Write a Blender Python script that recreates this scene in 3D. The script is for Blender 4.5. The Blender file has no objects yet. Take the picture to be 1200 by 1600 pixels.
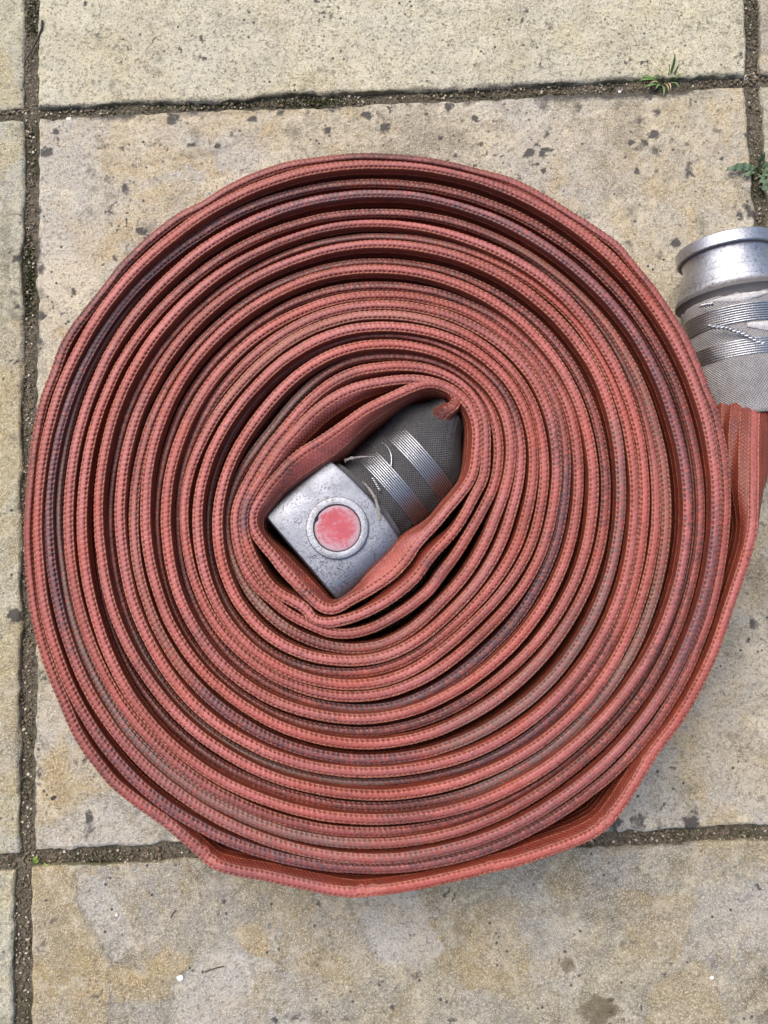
import bpy, bmesh, math, random
import numpy as np
from mathutils import Vector, noise as mnoise

random.seed(7)
rng = np.random.default_rng(7)
S = bpy.context.scene
COL = S.collection
R = math.radians
PI = math.pi

# ------------------------------------------------------------------ camera
F = 1230.0                    # focal length in photo pixels (1200 x 1600)
HC = 0.66                     # camera height over the slabs, metres
TILT = R(5.2)
CAMP = np.array([0.0, -HC * math.tan(TILT), HC])
cam_d = bpy.data.cameras.new('camera')
cam = bpy.data.objects.new('camera', cam_d)
COL.objects.link(cam)
cam.location = CAMP
cam.rotation_euler = (TILT, 0, 0)
cam_d.sensor_fit = 'VERTICAL'
cam_d.sensor_height = 24.0
cam_d.lens = F / 1600.0 * 24.0
cam_d.clip_start = 0.01
cam_d.clip_end = 60.0
S.camera = cam

# ------------------------------------------------------------------ sky, sun, exposure
SUN_EL, SUN_AZ = R(58), R(-38)          # light comes over the top left corner
W = bpy.data.worlds.new('World')
S.world = W
W.use_nodes = True
wn = W.node_tree
bg = wn.nodes['Background']
sky = wn.nodes.new('ShaderNodeTexSky')
sky.sky_type = 'NISHITA'
sky.sun_disc = False
sky.sun_elevation = SUN_EL
sky.sun_rotation = SUN_AZ
sky.air_density = 1.0
sky.dust_density = 4.0
sky.ozone_density = 0.6
wn.links.new(sky.outputs[0], bg.inputs[0])
bg.inputs[1].default_value = 0.14
sd = bpy.data.lights.new('sun', 'SUN')
sun = bpy.data.objects.new('sun', sd)
COL.objects.link(sun)
sd.energy = 1.15
sd.angle = R(40)
sd.color = (1.0, 0.95, 0.87)
dirv = Vector((math.sin(SUN_AZ) * math.cos(SUN_EL), math.cos(SUN_AZ) * math.cos(SUN_EL), math.sin(SUN_EL)))
sun.rotation_euler = dirv.to_track_quat('Z', 'Y').to_euler()
S.view_settings.view_transform = 'Standard'
S.view_settings.look = 'None'
S.view_settings.gamma = 1.0
S.view_settings.exposure = 0.60

# ------------------------------------------------------------------ helpers
CT, ST = math.cos(TILT), math.sin(TILT)
def unproj(px, py, z=0.0):
    """photo pixel -> world point on the horizontal plane z (arrays allowed)"""
    px = np.asarray(px, float); py = np.asarray(py, float); z = np.asarray(z, float)
    a = (px - 600.0) / F; b = (800.0 - py) / F
    dx = a; dy = b * CT + ST; dz = b * ST - CT
    t = (z - HC) / dz
    return np.stack([CAMP[0] + t * dx, CAMP[1] + t * dy, np.broadcast_to(z, t.shape)], -1)
def proj(x, y, z=0.0):
    x = np.asarray(x, float); y = np.asarray(y, float) - CAMP[1]; z = np.asarray(z, float) - HC
    up = y * CT + z * ST; fw = y * ST - z * CT
    return 600 + F * x / fw, 800 - F * up / fw
def w2(px, py, z=0.0):
    p = unproj(px, py, z); return float(p[0]), float(p[1])

def link(name, me, m=None, parent=None, smooth=True):
    o = bpy.data.objects.new(name, me)
    COL.objects.link(o)
    if m is not None and len(me.materials) == 0: me.materials.append(m)
    if parent is not None: o.parent = parent
    if smooth and len(me.polygons):
        me.polygons.foreach_set('use_smooth', np.ones(len(me.polygons), bool))
    return o
def mesh_np(name, verts, faces):
    """verts Nx3, faces MxK (K constant)"""
    me = bpy.data.meshes.new(name)
    verts = np.ascontiguousarray(verts, np.float32); faces = np.ascontiguousarray(faces, np.int32)
    k = faces.shape[1]
    me.vertices.add(len(verts)); me.vertices.foreach_set('co', verts.ravel())
    me.loops.add(faces.size); me.loops.foreach_set('vertex_index', faces.ravel())
    me.polygons.add(len(faces))
    me.polygons.foreach_set('loop_start', np.arange(0, faces.size, k, dtype=np.int32))
    me.update(calc_edges=True)
    return me
def fattr(me, name, vals):
    a = me.attributes.new(name, 'FLOAT', 'POINT')
    a.data.foreach_set('value', np.ascontiguousarray(vals, np.float32).ravel())
def uvmap(me, uv):
    l = me.uv_layers.new(name='UVMap')
    idx = np.empty(len(me.loops), np.int32); me.loops.foreach_get('vertex_index', idx)
    l.data.foreach_set('uv', np.ascontiguousarray(uv[idx], np.float32).ravel())
def grid_faces(n, m, wrap_m=False, off=0):
    i = np.arange(n - 1)[:, None]; mm = m if wrap_m else m - 1
    j = np.arange(mm)[None, :]
    j2 = (j + 1) % m
    a = i * m + j; b = i * m + j2; c = (i + 1) * m + j2; d = (i + 1) * m + j
    return np.stack([a, b, c, d], -1).reshape(-1, 4) + off
def tag(o, label=None, cat=None, group=None, kind=None):
    if label: o['label'] = label
    if cat: o['category'] = cat
    if group: o['group'] = group
    if kind: o['kind'] = kind
    return o
def empty(name, loc=(0, 0, 0)):
    o = bpy.data.objects.new(name, None); COL.objects.link(o)
    o.location = loc; o.empty_display_size = 0.02
    return o
def vnoise(x, y, scale, seed=0, oct=3):
    """fast value noise with numpy, about -1..1"""
    x = np.asarray(x, float) * scale; y = np.asarray(y, float) * scale
    out = np.zeros(np.broadcast(x, y).shape); amp = 1.0; tot = 0
    for o in range(oct):
        xi = np.floor(x).astype(np.int64); yi = np.floor(y).astype(np.int64)
        fx = x - xi; fy = y - yi
        fx = fx * fx * (3 - 2 * fx); fy = fy * fy * (3 - 2 * fy)
        def h(a, b):
            n = (a * 374761393 + b * 668265263 + (seed + o * 17) * 982451653) & 0x7fffffff
            n = ((n ^ (n >> 13)) * 1274126177) & 0x7fffffff
            n = n ^ (n >> 16)
            return (n & 0xffff) / 32767.5 - 1
        v = (h(xi, yi) * (1 - fx) + h(xi + 1, yi) * fx) * (1 - fy) + (h(xi, yi + 1) * (1 - fx) + h(xi + 1, yi + 1) * fx) * fy
        out += v * amp; tot += amp; amp *= 0.5; x = x * 2.03 + 11.7; y = y * 2.03 + 5.3
    return out / tot

# ------------------------------------------------------------------ materials
class NT:
    def __init__(s, name):
        s.m = bpy.data.materials.new(name); s.m.use_nodes = True
        s.t = s.m.node_tree; s.b = s.t.nodes['Principled BSDF']
    def n(s, typ, **kw):
        nd = s.t.nodes.new(typ)
        for k, v in kw.items():
            if k.startswith('i_'):
                key = k[2:]; nd.inputs[int(key) if key.isdigit() else key.replace('_', ' ')].default_value = v
            else: setattr(nd, k, v)
        return nd
    def l(s, a, b): s.t.links.new(a, b)
    def noise(s, vec, scale, detail=3, rough=0.55, w=None, dist=0.0):
        nd = s.n('ShaderNodeTexNoise')
        if w is not None: nd.noise_dimensions = '4D'; nd.inputs['W'].default_value = w
        nd.inputs['Distortion'].default_value = dist; nd.inputs['Scale'].default_value = scale
        nd.inputs['Detail'].default_value = detail; nd.inputs['Roughness'].default_value = rough
        if vec is not None: s.l(vec, nd.inputs['Vector'])
        return nd.outputs['Fac']
    def ramp(s, fac, a, b, ca=(0, 0, 0, 1), cb=(1, 1, 1, 1)):
        nd = s.n('ShaderNodeValToRGB'); e = nd.color_ramp.elements
        e[0].position = a; e[1].position = b; e[0].color = ca; e[1].color = cb
        s.l(fac, nd.inputs[0]); return nd.outputs[0]
    def mix(s, fac, a, b, mode='MIX'):
        nd = s.n('ShaderNodeMix', data_type='RGBA', blend_type=mode)
        for sock, v in ((nd.inputs[0], fac), (nd.inputs[6], a), (nd.inputs[7], b)):
            if isinstance(v, (int, float)): sock.default_value = v
            elif isinstance(v, tuple): sock.default_value = v if len(v) == 4 else v + (1,)
            else: s.l(v, sock)
        return nd.outputs[2]
    def math(s, op, a, b=0.0, clamp=False):
        nd = s.n('ShaderNodeMath', operation=op, use_clamp=clamp)
        for sock, v in ((nd.inputs[0], a), (nd.inputs[1], b)):
            if isinstance(v, (int, float)): sock.default_value = v
            else: s.l(v, sock)
        return nd.outputs[0]
    def attr(s, name): return s.n('ShaderNodeAttribute', attribute_name=name).outputs['Fac']
    def obj(s): return s.n('ShaderNodeTexCoord').outputs['Object']
    def uv(s): return s.n('ShaderNodeTexCoord').outputs['UV']
    def bump(s, h, strength, dist, prev=None):
        nd = s.n('ShaderNodeBump'); nd.inputs['Strength'].default_value = strength
        nd.inputs['Distance'].default_value = dist; s.l(h, nd.inputs['Height'])
        if prev is not None: s.l(prev, nd.inputs['Normal'])
        return nd.outputs[0]
    def set(s, **kw):
        for k, v in kw.items():
            sock = s.b.inputs[k.replace('_', ' ')]
            if isinstance(v, (int, float)): sock.default_value = v
            elif isinstance(v, tuple): sock.default_value = v if len(v) == 4 else v + (1,)
            else: s.l(v, sock)
        return s.m

def mat_slab(name, lo, hi, grey, gran=1.0, var=1.0):
    t = NT(name); p = t.obj()
    big = t.ramp(t.noise(p, 9, 5, 0.65), 0.40, 0.60)
    mid = t.ramp(t.noise(p, 42, 5, 0.7), 0.38, 0.62)
    c = t.mix(mid, lo, hi)
    c = t.mix(t.math('MULTIPLY', big, 0.55), c, grey)
    mid2 = t.ramp(t.noise(p, 95, 3, 0.65), 0.5, 0.72)
    c = t.mix(t.math('MULTIPLY', mid2, 0.35), c, tuple(min(1, x * 1.35) for x in hi))
    # weathered beds: cool grey, ochre, pale and dirty areas with ragged outlines
    c = t.mix(t.math('MULTIPLY', t.ramp(t.noise(p, 6, 7, 0.72, 3.1, 0.6), 0.45, 0.56), 0.85 * var), c, tuple(x * k for x, k in zip(grey, (0.95, 0.97, 1.02))))
    c = t.mix(t.math('MULTIPLY', t.ramp(t.noise(p, 13, 7, 0.72, 7.7, 0.8), 0.50, 0.57), 0.75 * var), c, tuple(x * k for x, k in zip(hi, (0.86, 0.76, 0.58))))
    c = t.mix(t.math('MULTIPLY', t.ramp(t.noise(p, 20, 7, 0.75, 1.7, 0.8), 0.53, 0.59), 0.62 * var), c, tuple(min(1, x * k) for x, k in zip(hi, (1.22, 1.24, 1.30))))
    c = t.mix(t.math('MULTIPLY', t.ramp(t.noise(p, 9, 7, 0.75, 5.3, 0.8), 0.52, 0.60), 0.68 * var), c, tuple(x * k for x, k in zip(lo, (0.60, 0.58, 0.58))))
    tone = t.attr('tone')       # tan (1) .. grey (-1) patches
    c = t.mix(t.math('MULTIPLY', tone, 0.95, True), c, (0.36, 0.255, 0.105))
    c = t.mix(t.math('MULTIPLY', t.math('MULTIPLY', tone, -1.0), 0.9, True), c, (0.46, 0.435, 0.395))
    # sand grain
    g1 = t.noise(p, 900, 2, 0.7); g2 = t.noise(p, 420, 3, 0.7)
    c = t.mix(t.math('MULTIPLY', t.ramp(g1, 0.50, 0.62), 0.62 * gran), c, (0.74, 0.69, 0.56))
    g3 = t.noise(p, 240, 3, 0.75)
    c = t.mix(t.math('MULTIPLY', t.ramp(g2, 0.52, 0.64), 0.62 * gran), c, (0.13, 0.105, 0.07))
    c = t.mix(t.math('MULTIPLY', t.ramp(g3, 0.55, 0.68), 0.5), c, (0.16, 0.13, 0.09))
    c = t.mix(t.math('MULTIPLY', t.ramp(t.noise(p, 65, 4, 0.7), 0.52, 0.66), 0.4), c, (0.60, 0.53, 0.41))
    # general grime in blotches
    gr = t.ramp(t.math('ADD', t.math('MULTIPLY', t.noise(p, 26, 5, 0.7), 0.7), t.math('MULTIPLY', t.noise(p, 160, 3, 0.7), 0.3)), 0.54, 0.68)
    c = t.mix(t.math('MULTIPLY', gr, 0.7), c, (0.15, 0.145, 0.105))
    pin = t.n('ShaderNodeTexVoronoi', feature='F1'); pin.inputs['Scale'].default_value = 125; t.l(p, pin.inputs['Vector'])
    c = t.mix(t.math('MULTIPLY', t.ramp(pin.outputs['Distance'], 0.10, 0.2, (1, 1, 1, 1), (0, 0, 0, 1)), t.ramp(t.noise(p, 30, 2), 0.45, 0.6)), c, (0.075, 0.07, 0.065))
    mott = t.noise(p, 130, 4, 0.7)
    dk = t.attr('dark')
    dkf = t.ramp(t.math('MULTIPLY', dk, t.math('ADD', t.math('MULTIPLY', t.math('ADD', t.math('MULTIPLY', mott, 0.5), t.math('MULTIPLY', g2, 0.5)), 2.6), -0.05)), 0.30, 0.80)
    c = t.mix(t.math('MULTIPLY', dkf, 0.9), c, (0.058, 0.054, 0.052))
    mo = t.attr('moss')
    mof = t.ramp(t.math('MULTIPLY', mo, t.math('ADD', t.math('MULTIPLY', mott, 1.6), 0.2)), 0.3, 0.7)
    c = t.mix(t.math('MULTIPLY', mof, 0.85), c, (0.085, 0.085, 0.040))
    c = t.mix(t.math('MULTIPLY', t.attr('wet'), 0.8, True), c, (0.095, 0.072, 0.035))
    pl = t.ramp(t.math('MULTIPLY', t.attr('pale'), t.math('ADD', t.math('MULTIPLY', g2, 2.2), -0.25)), 0.3, 0.9)
    c = t.mix(t.math('MULTIPLY', pl, 0.6), c, (0.72, 0.68, 0.60))
    h = t.math('ADD', t.math('MULTIPLY', g1, 0.6), t.math('ADD', g2, t.math('ADD', g3, t.math('MULTIPLY', mott, 1.4))))
    nb = t.bump(h, 0.8, 0.0014)
    return t.set(Base_Color=c, Roughness=t.ramp(mid, 0, 1, (0.72, 0.72, 0.72, 1), (0.9, 0.9, 0.9, 1)), Normal=nb, Specular_IOR_Level=0.3)

M_TOP = mat_slab('stone_cream', (0.40, 0.365, 0.235), (0.58, 0.53, 0.36), (0.50, 0.47, 0.37), 1.2, 0.45)
M_MID = mat_slab('stone_buff', (0.31, 0.265, 0.175), (0.53, 0.455, 0.315), (0.45, 0.405, 0.335), 0.95, 1.0)
M_LEFT = mat_slab('stone_olive', (0.285, 0.265, 0.160), (0.46, 0.425, 0.275), (0.39, 0.375, 0.295), 1.0, 0.9)
M_BOT = mat_slab('stone_grey_brown', (0.190, 0.165, 0.100), (0.345, 0.30, 0.195), (0.31, 0.285, 0.24), 0.95, 1.0)

def mat_soil():
    t = NT('joint_soil'); p = t.obj()
    c = t.mix(t.ramp(t.noise(p, 300, 4, 0.75), 0.35, 0.7), (0.040, 0.034, 0.025), (0.21, 0.18, 0.13))
    c = t.mix(t.ramp(t.noise(p, 800, 2, 0.6), 0.56, 0.68), c, (0.32, 0.28, 0.21))
    c = t.mix(t.math('MULTIPLY', t.ramp(t.noise(p, 22, 3), 0.5, 0.68), 0.6), c, (0.03, 0.036, 0.012))
    return t.set(Base_Color=c, Roughness=0.95, Specular_IOR_Level=0.2, Normal=t.bump(t.noise(p, 600, 3, 0.8), 0.9, 0.002))
M_SOIL = mat_soil()
def mat_plain(name, c, rough=0.8, var=0.25, scale=200, spec=0.3, metal=0.0):
    t = NT(name); p = t.obj()
    d = tuple(x * (1 - var) for x in c); e = tuple(min(1, x * (1 + var)) for x in c)
    cc = t.mix(t.ramp(t.noise(p, scale, 3), 0.35, 0.65), d, e)
    return t.set(Base_Color=cc, Roughness=rough, Specular_IOR_Level=spec, Metallic=metal, Normal=t.bump(t.noise(p, scale * 3, 2), 0.25, 0.001))
M_GRIT_L = mat_plain('grit_pale', (0.50, 0.44, 0.34), 0.8)
M_GRIT_D = mat_plain('grit_brown', (0.17, 0.135, 0.09), 0.85)
M_PEB = mat_plain('pebble_cream', (0.74, 0.69, 0.58), 0.6, 0.12)
M_PEBW = mat_plain('pebble_white', (0.86, 0.86, 0.88), 0.5, 0.06)
M_MOSS = mat_plain('moss', (0.055, 0.075, 0.018), 0.9, 0.5, 400)
M_GRASS = mat_plain('grass_blade', (0.16, 0.27, 0.08), 0.5, 0.35, 90, 0.4)
M_STRAW = mat_plain('dry_blade', (0.45, 0.36, 0.2), 0.7, 0.25)
M_WEED = mat_plain('weed_leaf', (0.10, 0.155, 0.085), 0.55, 0.4, 160, 0.4)
M_SPROUT = mat_plain('sprout_leaf', (0.24, 0.36, 0.07), 0.5, 0.2, 160, 0.4)
M_TWIG = mat_plain('twig_bark', (0.07, 0.055, 0.045), 0.8)

def mat_hose():
    t = NT('red_rubber'); uv = t.uv(); p = t.obj()
    sep = t.n('ShaderNodeSeparateXYZ'); t.l(uv, sep.inputs[0])
    u, v = sep.outputs[0], sep.outputs[1]
    n1 = t.noise(p, 60, 3); n2 = t.noise(p, 420, 3, 0.65); n3 = t.noise(p, 25, 3)
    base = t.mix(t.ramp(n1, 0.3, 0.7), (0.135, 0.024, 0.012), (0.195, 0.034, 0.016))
    wear_dent_shade = t.attr('wear_dent_shade')
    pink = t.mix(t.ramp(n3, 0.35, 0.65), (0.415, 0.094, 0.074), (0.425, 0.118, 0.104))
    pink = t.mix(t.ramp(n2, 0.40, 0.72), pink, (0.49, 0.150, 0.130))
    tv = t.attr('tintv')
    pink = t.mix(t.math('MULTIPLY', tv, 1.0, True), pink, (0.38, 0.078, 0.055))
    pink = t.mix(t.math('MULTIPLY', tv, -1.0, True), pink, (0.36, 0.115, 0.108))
    c = t.mix(t.math('MULTIPLY', wear_dent_shade, t.math('ADD', t.math('MULTIPLY', n2, 0.7), 0.62), True), base, pink)
    # fresh orange-red scuffs
    sc = t.math('MULTIPLY', t.ramp(t.noise(p, 34, 4, 0.65), 0.56, 0.70), 0.38)
    c = t.mix(sc, c, (0.38, 0.065, 0.034))
    c = t.mix(t.math('MULTIPLY', t.ramp(t.noise(p, 85, 5, 0.75), 0.54, 0.70), 0.5), c, (0.16, 0.045, 0.040))
    rq = t.math('PINGPONG', t.math('SUBTRACT', t.math('DIVIDE', t.math('ABSOLUTE', v), 0.007), 0.5), 0.5)
    rf = t.math('MULTIPLY', t.ramp(rq, 0.03, 0.085, (1, 1, 1, 1), (0, 0, 0, 1)), t.ramp(n2, 0.35, 0.6))
    c = t.mix(t.math('MULTIPLY', rf, 0.6), c, (0.46, 0.19, 0.10))
    # grime and sunk-turn shade: smooth stretches painted along the length, broken up by noise
    brk = t.math('ADD', t.math('ADD', t.math('MULTIPLY', n2, 3.4), -1.5), t.math('MULTIPLY', t.noise(p, 110, 5, 0.75), 1.6))
    def stain(name, col, k=0.9):
        nonlocal c
        f = t.ramp(t.math('MULTIPLY', t.attr(name), brk), 0.34, 1.0)
        c = t.mix(t.math('MULTIPLY', f, k), c, col)
    stain('grime_shade', (0.085, 0.030, 0.026), 0.9)
    stain('purple', (0.090, 0.046, 0.054), 0.78)
    stain('grey', (0.17, 0.110, 0.095), 0.68)
    stain('tan', (0.29, 0.145, 0.10), 0.42)
    # small dark specks
    sp = t.n('ShaderNodeTexVoronoi'); sp.inputs['Scale'].default_value = 130; t.l(p, sp.inputs['Vector'])
    c = t.mix(t.math('MULTIPLY', t.ramp(sp.outputs['Distance'], 0.07, 0.16, (1, 1, 1, 1), (0, 0, 0, 1)), t.ramp(t.noise(p, 48, 2), 0.52, 0.62)), c, (0.07, 0.035, 0.04))
    # woven fabric showing through the rubber
    a = t.math('SINE', t.math('MULTIPLY', u, 2 * PI / 0.0030))
    b = t.math('SINE', t.math('MULTIPLY', v, 2 * PI / 0.0035))
    wv = t.math('MULTIPLY', a, b)
    av = t.math('ABSOLUTE', v)
    wv = t.math('MULTIPLY', wv, t.math('MULTIPLY', t.math('SUBTRACT', av, 0.0032), 400.0, True))
    nb = t.bump(wv, 0.3, 0.0006)
    nb = t.bump(n2, 0.45, 0.0010, nb)
    return t.set(Base_Color=c, Roughness=t.ramp(n2, 0.3, 0.7, (0.36, 0.36, 0.36, 1), (0.54, 0.54, 0.54, 1)), Normal=nb, Specular_IOR_Level=0.5)
M_HOSE = mat_hose()

def mat_metal(name, col, rough, grime_shade, amt=0.6, spots=0.5):
    t = NT(name); p = t.obj()
    n = t.noise(p, 70, 4, 0.6); f = t.noise(p, 520, 4, 0.75); m = t.noise(p, 1300, 2, 0.7)
    c = t.mix(t.ramp(n, 0.35, 0.65), col, tuple(x * 0.82 for x in col))
    g = t.math('MULTIPLY', t.ramp(f, 0.50, 0.62), t.ramp(t.noise(p, 38, 4, 0.7), 0.38, 0.58))
    c = t.mix(t.math('MULTIPLY', g, amt), c, grime_shade)
    sp = t.n('ShaderNodeTexVoronoi'); sp.inputs['Scale'].default_value = 170; t.l(p, sp.inputs['Vector'])
    spf = t.math('MULTIPLY', t.ramp(sp.outputs['Distance'], 0.1, 0.2, (1, 1, 1, 1), (0, 0, 0, 1)), t.ramp(t.noise(p, 55, 2), 0.5, 0.62))
    c = t.mix(t.math('MULTIPLY', spf, spots), c, (0.06, 0.05, 0.045))
    gr = t.attr('grime_shade')
    grf = t.ramp(t.math('MULTIPLY', gr, t.math('ADD', f, 0.45)), 0.3, 0.7)
    c = t.mix(t.math('MULTIPLY', grf, 0.9), c, grime_shade)
    ro = t.math('ADD', t.math('MULTIPLY', n, 0.25), rough - 0.1)
    ro = t.math('ADD', ro, t.math('MULTIPLY', grf, 0.3))
    return t.set(Base_Color=c, Metallic=t.math('SUBTRACT', 1.0, t.math('MULTIPLY', grf, 0.7)), Roughness=ro, Normal=t.bump(t.math('ADD', f, t.math('MULTIPLY', m, 0.6)), 0.35, 0.0008))
M_ALU = mat_metal('worn_aluminium', (0.29, 0.305, 0.35), 0.46, (0.075, 0.07, 0.075), 0.85)
M_ALU2 = mat_metal('cast_aluminium', (0.55, 0.565, 0.61), 0.42, (0.10, 0.085, 0.08), 0.6)
M_RING = mat_metal('button_ring_metal', (0.36, 0.38, 0.425), 0.45, (0.15, 0.115, 0.09), 0.8)
M_WIRE = mat_metal('binding_steel', (0.60, 0.61, 0.63), 0.36, (0.16, 0.12, 0.10), 0.2, 0.1)
M_DARK = mat_plain('gap_shade', (0.03, 0.03, 0.032), 0.7)
def mat_button():
    t = NT('worn_red_paint'); p = t.obj()
    f = t.noise(p, 330, 4, 0.75); n = t.noise(p, 75, 3)
    edge = t.attr('edge')
    wear = t.ramp(t.math('ADD', t.math('MULTIPLY', f, 0.7), t.math('ADD', t.math('MULTIPLY', n, 0.45), t.math('MULTIPLY', edge, 0.22))), 0.60, 0.80)
    c = t.mix(t.ramp(n, 0.3, 0.7), (0.40, 0.045, 0.065), (0.48, 0.085, 0.11))
    c = t.mix(t.math('MULTIPLY', wear, 0.75), c, (0.42, 0.34, 0.38))
    return t.set(Base_Color=c, Roughness=0.5, Normal=t.bump(f, 0.3, 0.0005))
M_BTN = mat_button()
def mat_weave(name, c1, c2, dirt, dk=0.5):
    t = NT(name); uv = t.uv(); p = t.obj()
    sep = t.n('ShaderNodeSeparateXYZ'); t.l(uv, sep.inputs[0])
    a = t.math('SINE', t.math('MULTIPLY', sep.outputs[0], 2 * PI / 0.0021))
    b = t.math('SINE', t.math('MULTIPLY', sep.outputs[1], 2 * PI / 0.0021))
    w = t.math('ADD', t.math('MULTIPLY', t.math('MULTIPLY', a, b), 0.5), 0.5)
    n = t.noise(p, 45, 4, 0.6); f = t.noise(p, 700, 3)
    c = t.mix(w, c1, c2)
    c = t.mix(t.math('MULTIPLY', t.ramp(n, 0.42, 0.66), dk), c, dirt)
    c = t.mix(t.math('MULTIPLY', t.ramp(f, 0.5, 0.75), 0.25), c, tuple(min(1, x * 1.6) for x in c2))
    return t.set(Base_Color=c, Roughness=0.9, Specular_IOR_Level=0.15, Normal=t.bump(w, 0.8, 0.0010))
M_SLV_D = mat_weave('sooty_canvas', (0.055, 0.054, 0.055), (0.135, 0.13, 0.13), (0.05, 0.048, 0.05))
M_SLV_L = mat_weave('grey_canvas', (0.27, 0.255, 0.25), (0.42, 0.405, 0.40), (0.17, 0.16, 0.155), 0.55)
M_TAPE = mat_plain('frayed_cloth', (0.24, 0.215, 0.205), 0.9, 0.3, 300)

# ------------------------------------------------------------------ paving
def pip(x, y, poly):
    inside = np.zeros(x.shape, bool); n = len(poly)
    for i in range(n):
        x0, y0 = poly[i]; x1, y1 = poly[(i + 1) % n]
        cond = ((y0 > y) != (y1 > y))
        with np.errstate(divide='ignore', invalid='ignore'):
            xx = (x1 - x0) * (y - y0) / (y1 - y0 + 1e-12) + x0
        inside ^= cond & (x < xx)
    return inside
def wpoly(pts): return [w2(*p) for p in pts]
# worn beds of the riven stone: outline, tone (tan + / grey -), height step in mm
PATCH = [
    ([(45, 1345), (118, 1360), (135, 1440), (152, 1475), (172, 1505), (170, 1545), (165, 1640), (30, 1640)], 0.75, 0.9),
    ([(116, 1362), (165, 1370), (205, 1440), (255, 1480), (230, 1520), (175, 1500), (138, 1440)], -0.9, 0.0),
    ([(420, 1375), (540, 1400), (575, 1470), (590, 1520), (540, 1560), (470, 1540), (450, 1440)], 0.25, 0.6),
    ([(545, 1385), (645, 1385), (692, 1485), (660, 1515), (590, 1505), (573, 1470)], -0.95, -0.5),
    ([(345, 1470), (430, 1500), (500, 1620), (430, 1620), (400, 1540)], -0.9, -0.3),
    ([(375, 1490), (440, 1520), (460, 1580), (430, 1600), (400, 1545)], 0.8, 0.5),
    ([(1015, 1535), (1087, 1500), (1112, 1522), (1127, 1550), (1146, 1640), (1000, 1640)], 0.55, -0.9),
    ([(195, 1482), (242, 1468), (300, 1500), (292, 1520), (268, 1545), (245, 1566), (178, 1562), (170, 1512)], 0.8, 0.3),
    ([(272, 1532), (335, 1478), (402, 1500), (392, 1640), (255, 1640)], -0.75, -0.4),
    ([(362, 1452), (410, 1440), (422, 1490), (386, 1492)], 0.8, 0.2),
    ([(60, 1570), (110, 1560), (120, 1640), (50, 1640)], -0.3, 0.4),
    ([(700, 1420), (800, 1400), (850, 1470), (800, 1560), (720, 1540)], 0.55, 0.0),
    ([(800, 1430), (930, 1440), (900, 1560), (840, 1540)], -0.6, 0.2),
    ([(960, 1390), (1090, 1400), (1060, 1500), (985, 1470)], 0.5, 0.2),
    ([(1090, 1380), (1190, 1370), (1240, 1470), (1130, 1480)], -0.5, 0.0),
    ([(52, 1328), (58, 1300), (150, 1255), (215, 1250), (280, 1305), (250, 1326)], -0.8, -0.5),
    ([(70, 1180), (150, 1160), (180, 1230), (110, 1270), (65, 1250)], 0.75, 0.3),
    ([(88, 188), (100, 225), (200, 262), (340, 240), (420, 190), (300, 175)], -0.25, 0.5),
    ([(760, 215), (1000, 160), (1150, 165), (1130, 330), (980, 300), (860, 290)], 0.25, 0.3),
    ([(60, 300), (170, 300), (150, 430), (70, 470)], -0.35, 0.2),
    ([(0, 480), (33, 500), (32, 700), (0, 720)], 0.35, 0.3),
    ([(0, 1000), (30, 1020), (28, 1240), (0, 1250)], 0.6, 0.3),
    ([(1000, 1160), (1130, 1120), (1230, 1180), (1200, 1270), (1040, 1270)], 0.2, 0.3),
]
SPOTS = [(75, 237, 12), (142, 268, 11), (169, 281, 12), (221, 361, 8), (262, 245, 6), (271, 256, 6), (601, 198, 12), (604, 208, 10), (594, 182, 9), (575, 180, 9),
    (826, 240, 10), (847, 269, 5), (968, 166, 12), (999, 187, 13), (1027, 175, 8), (1022, 211, 11), (1035, 232, 8), (1006, 223, 7), (985, 223, 7), (977, 250, 5),
    (994, 268, 6), (1120, 204, 7), (960, 335, 9), (1157, 336, 10), (1055, 381, 9), (1037, 366, 6), (990, 366, 5), (360, 195, 10), (397, 187, 9), (342, 229, 6),
    (437, 232, 6), (512, 205, 6), (850, 157, 17), (742, 185, 8), (860, 200, 6), (155, 217, 13), (162, 195, 14), (270, 187, 17), (16, 197, 10), (88, 205, 8), (90, 218, 7), (92, 230, 6),
    (27, 404, 9), (24, 457, 9), (25, 477, 6), (60, 587, 11), (115, 453, 7), (64, 420, 10), (60, 455, 10), (62, 495, 10), (60, 530, 9), (22, 962, 13), (135, 1186, 9), (1085, 1235, 9), (1191, 1249, 10),
    (960, 1288, 15), (1000, 1286, 16), (1030, 1285, 14), (1080, 1287, 17), (1110, 1285, 13), (1010, 1275, 9), (330, 405, 6), (60, 640, 9), (58, 330, 9), (1130, 250, 5), (905, 170, 9), (700, 165, 9), (1010, 150, 10), (1060, 147, 9),
    (480, 178, 8), (440, 176, 8), (230, 186, 10), (120, 188, 9), (1183, 1385, 4), (690, 215, 5), (905, 240, 5), (1120, 175, 6), (1070, 1110, 5), (1130, 1080, 6), (1170, 1000, 5)]
PALES = [[(90, 430), (93, 460), (90, 485)], [(646, 185), (665, 205), (680, 235)], [(1053, 188), (1078, 208)], [(1052, 231), (1072, 218)], [(1095, 288), (1112, 305)], [(1132, 305), (1142, 325)],
    [(300, 195), (298, 230)], [(1124, 185), (1140, 175)], [(365, 1480), (395, 1530), (405, 1590)], [(207, 1375), (222, 1392), (220, 1440)], [(405, 1400), (400, 1430)],
    [(432, 1425), (428, 1395)], [(950, 1375), (975, 1378)], [(830, 1395), (865, 1440)], [(1060, 1410), (1082, 1412)], [(540, 1420), (575, 1475), (600, 1540)], [(50, 1302), (110, 1292), (130, 1280)], [(880, 195), (900, 172)]]
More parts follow.
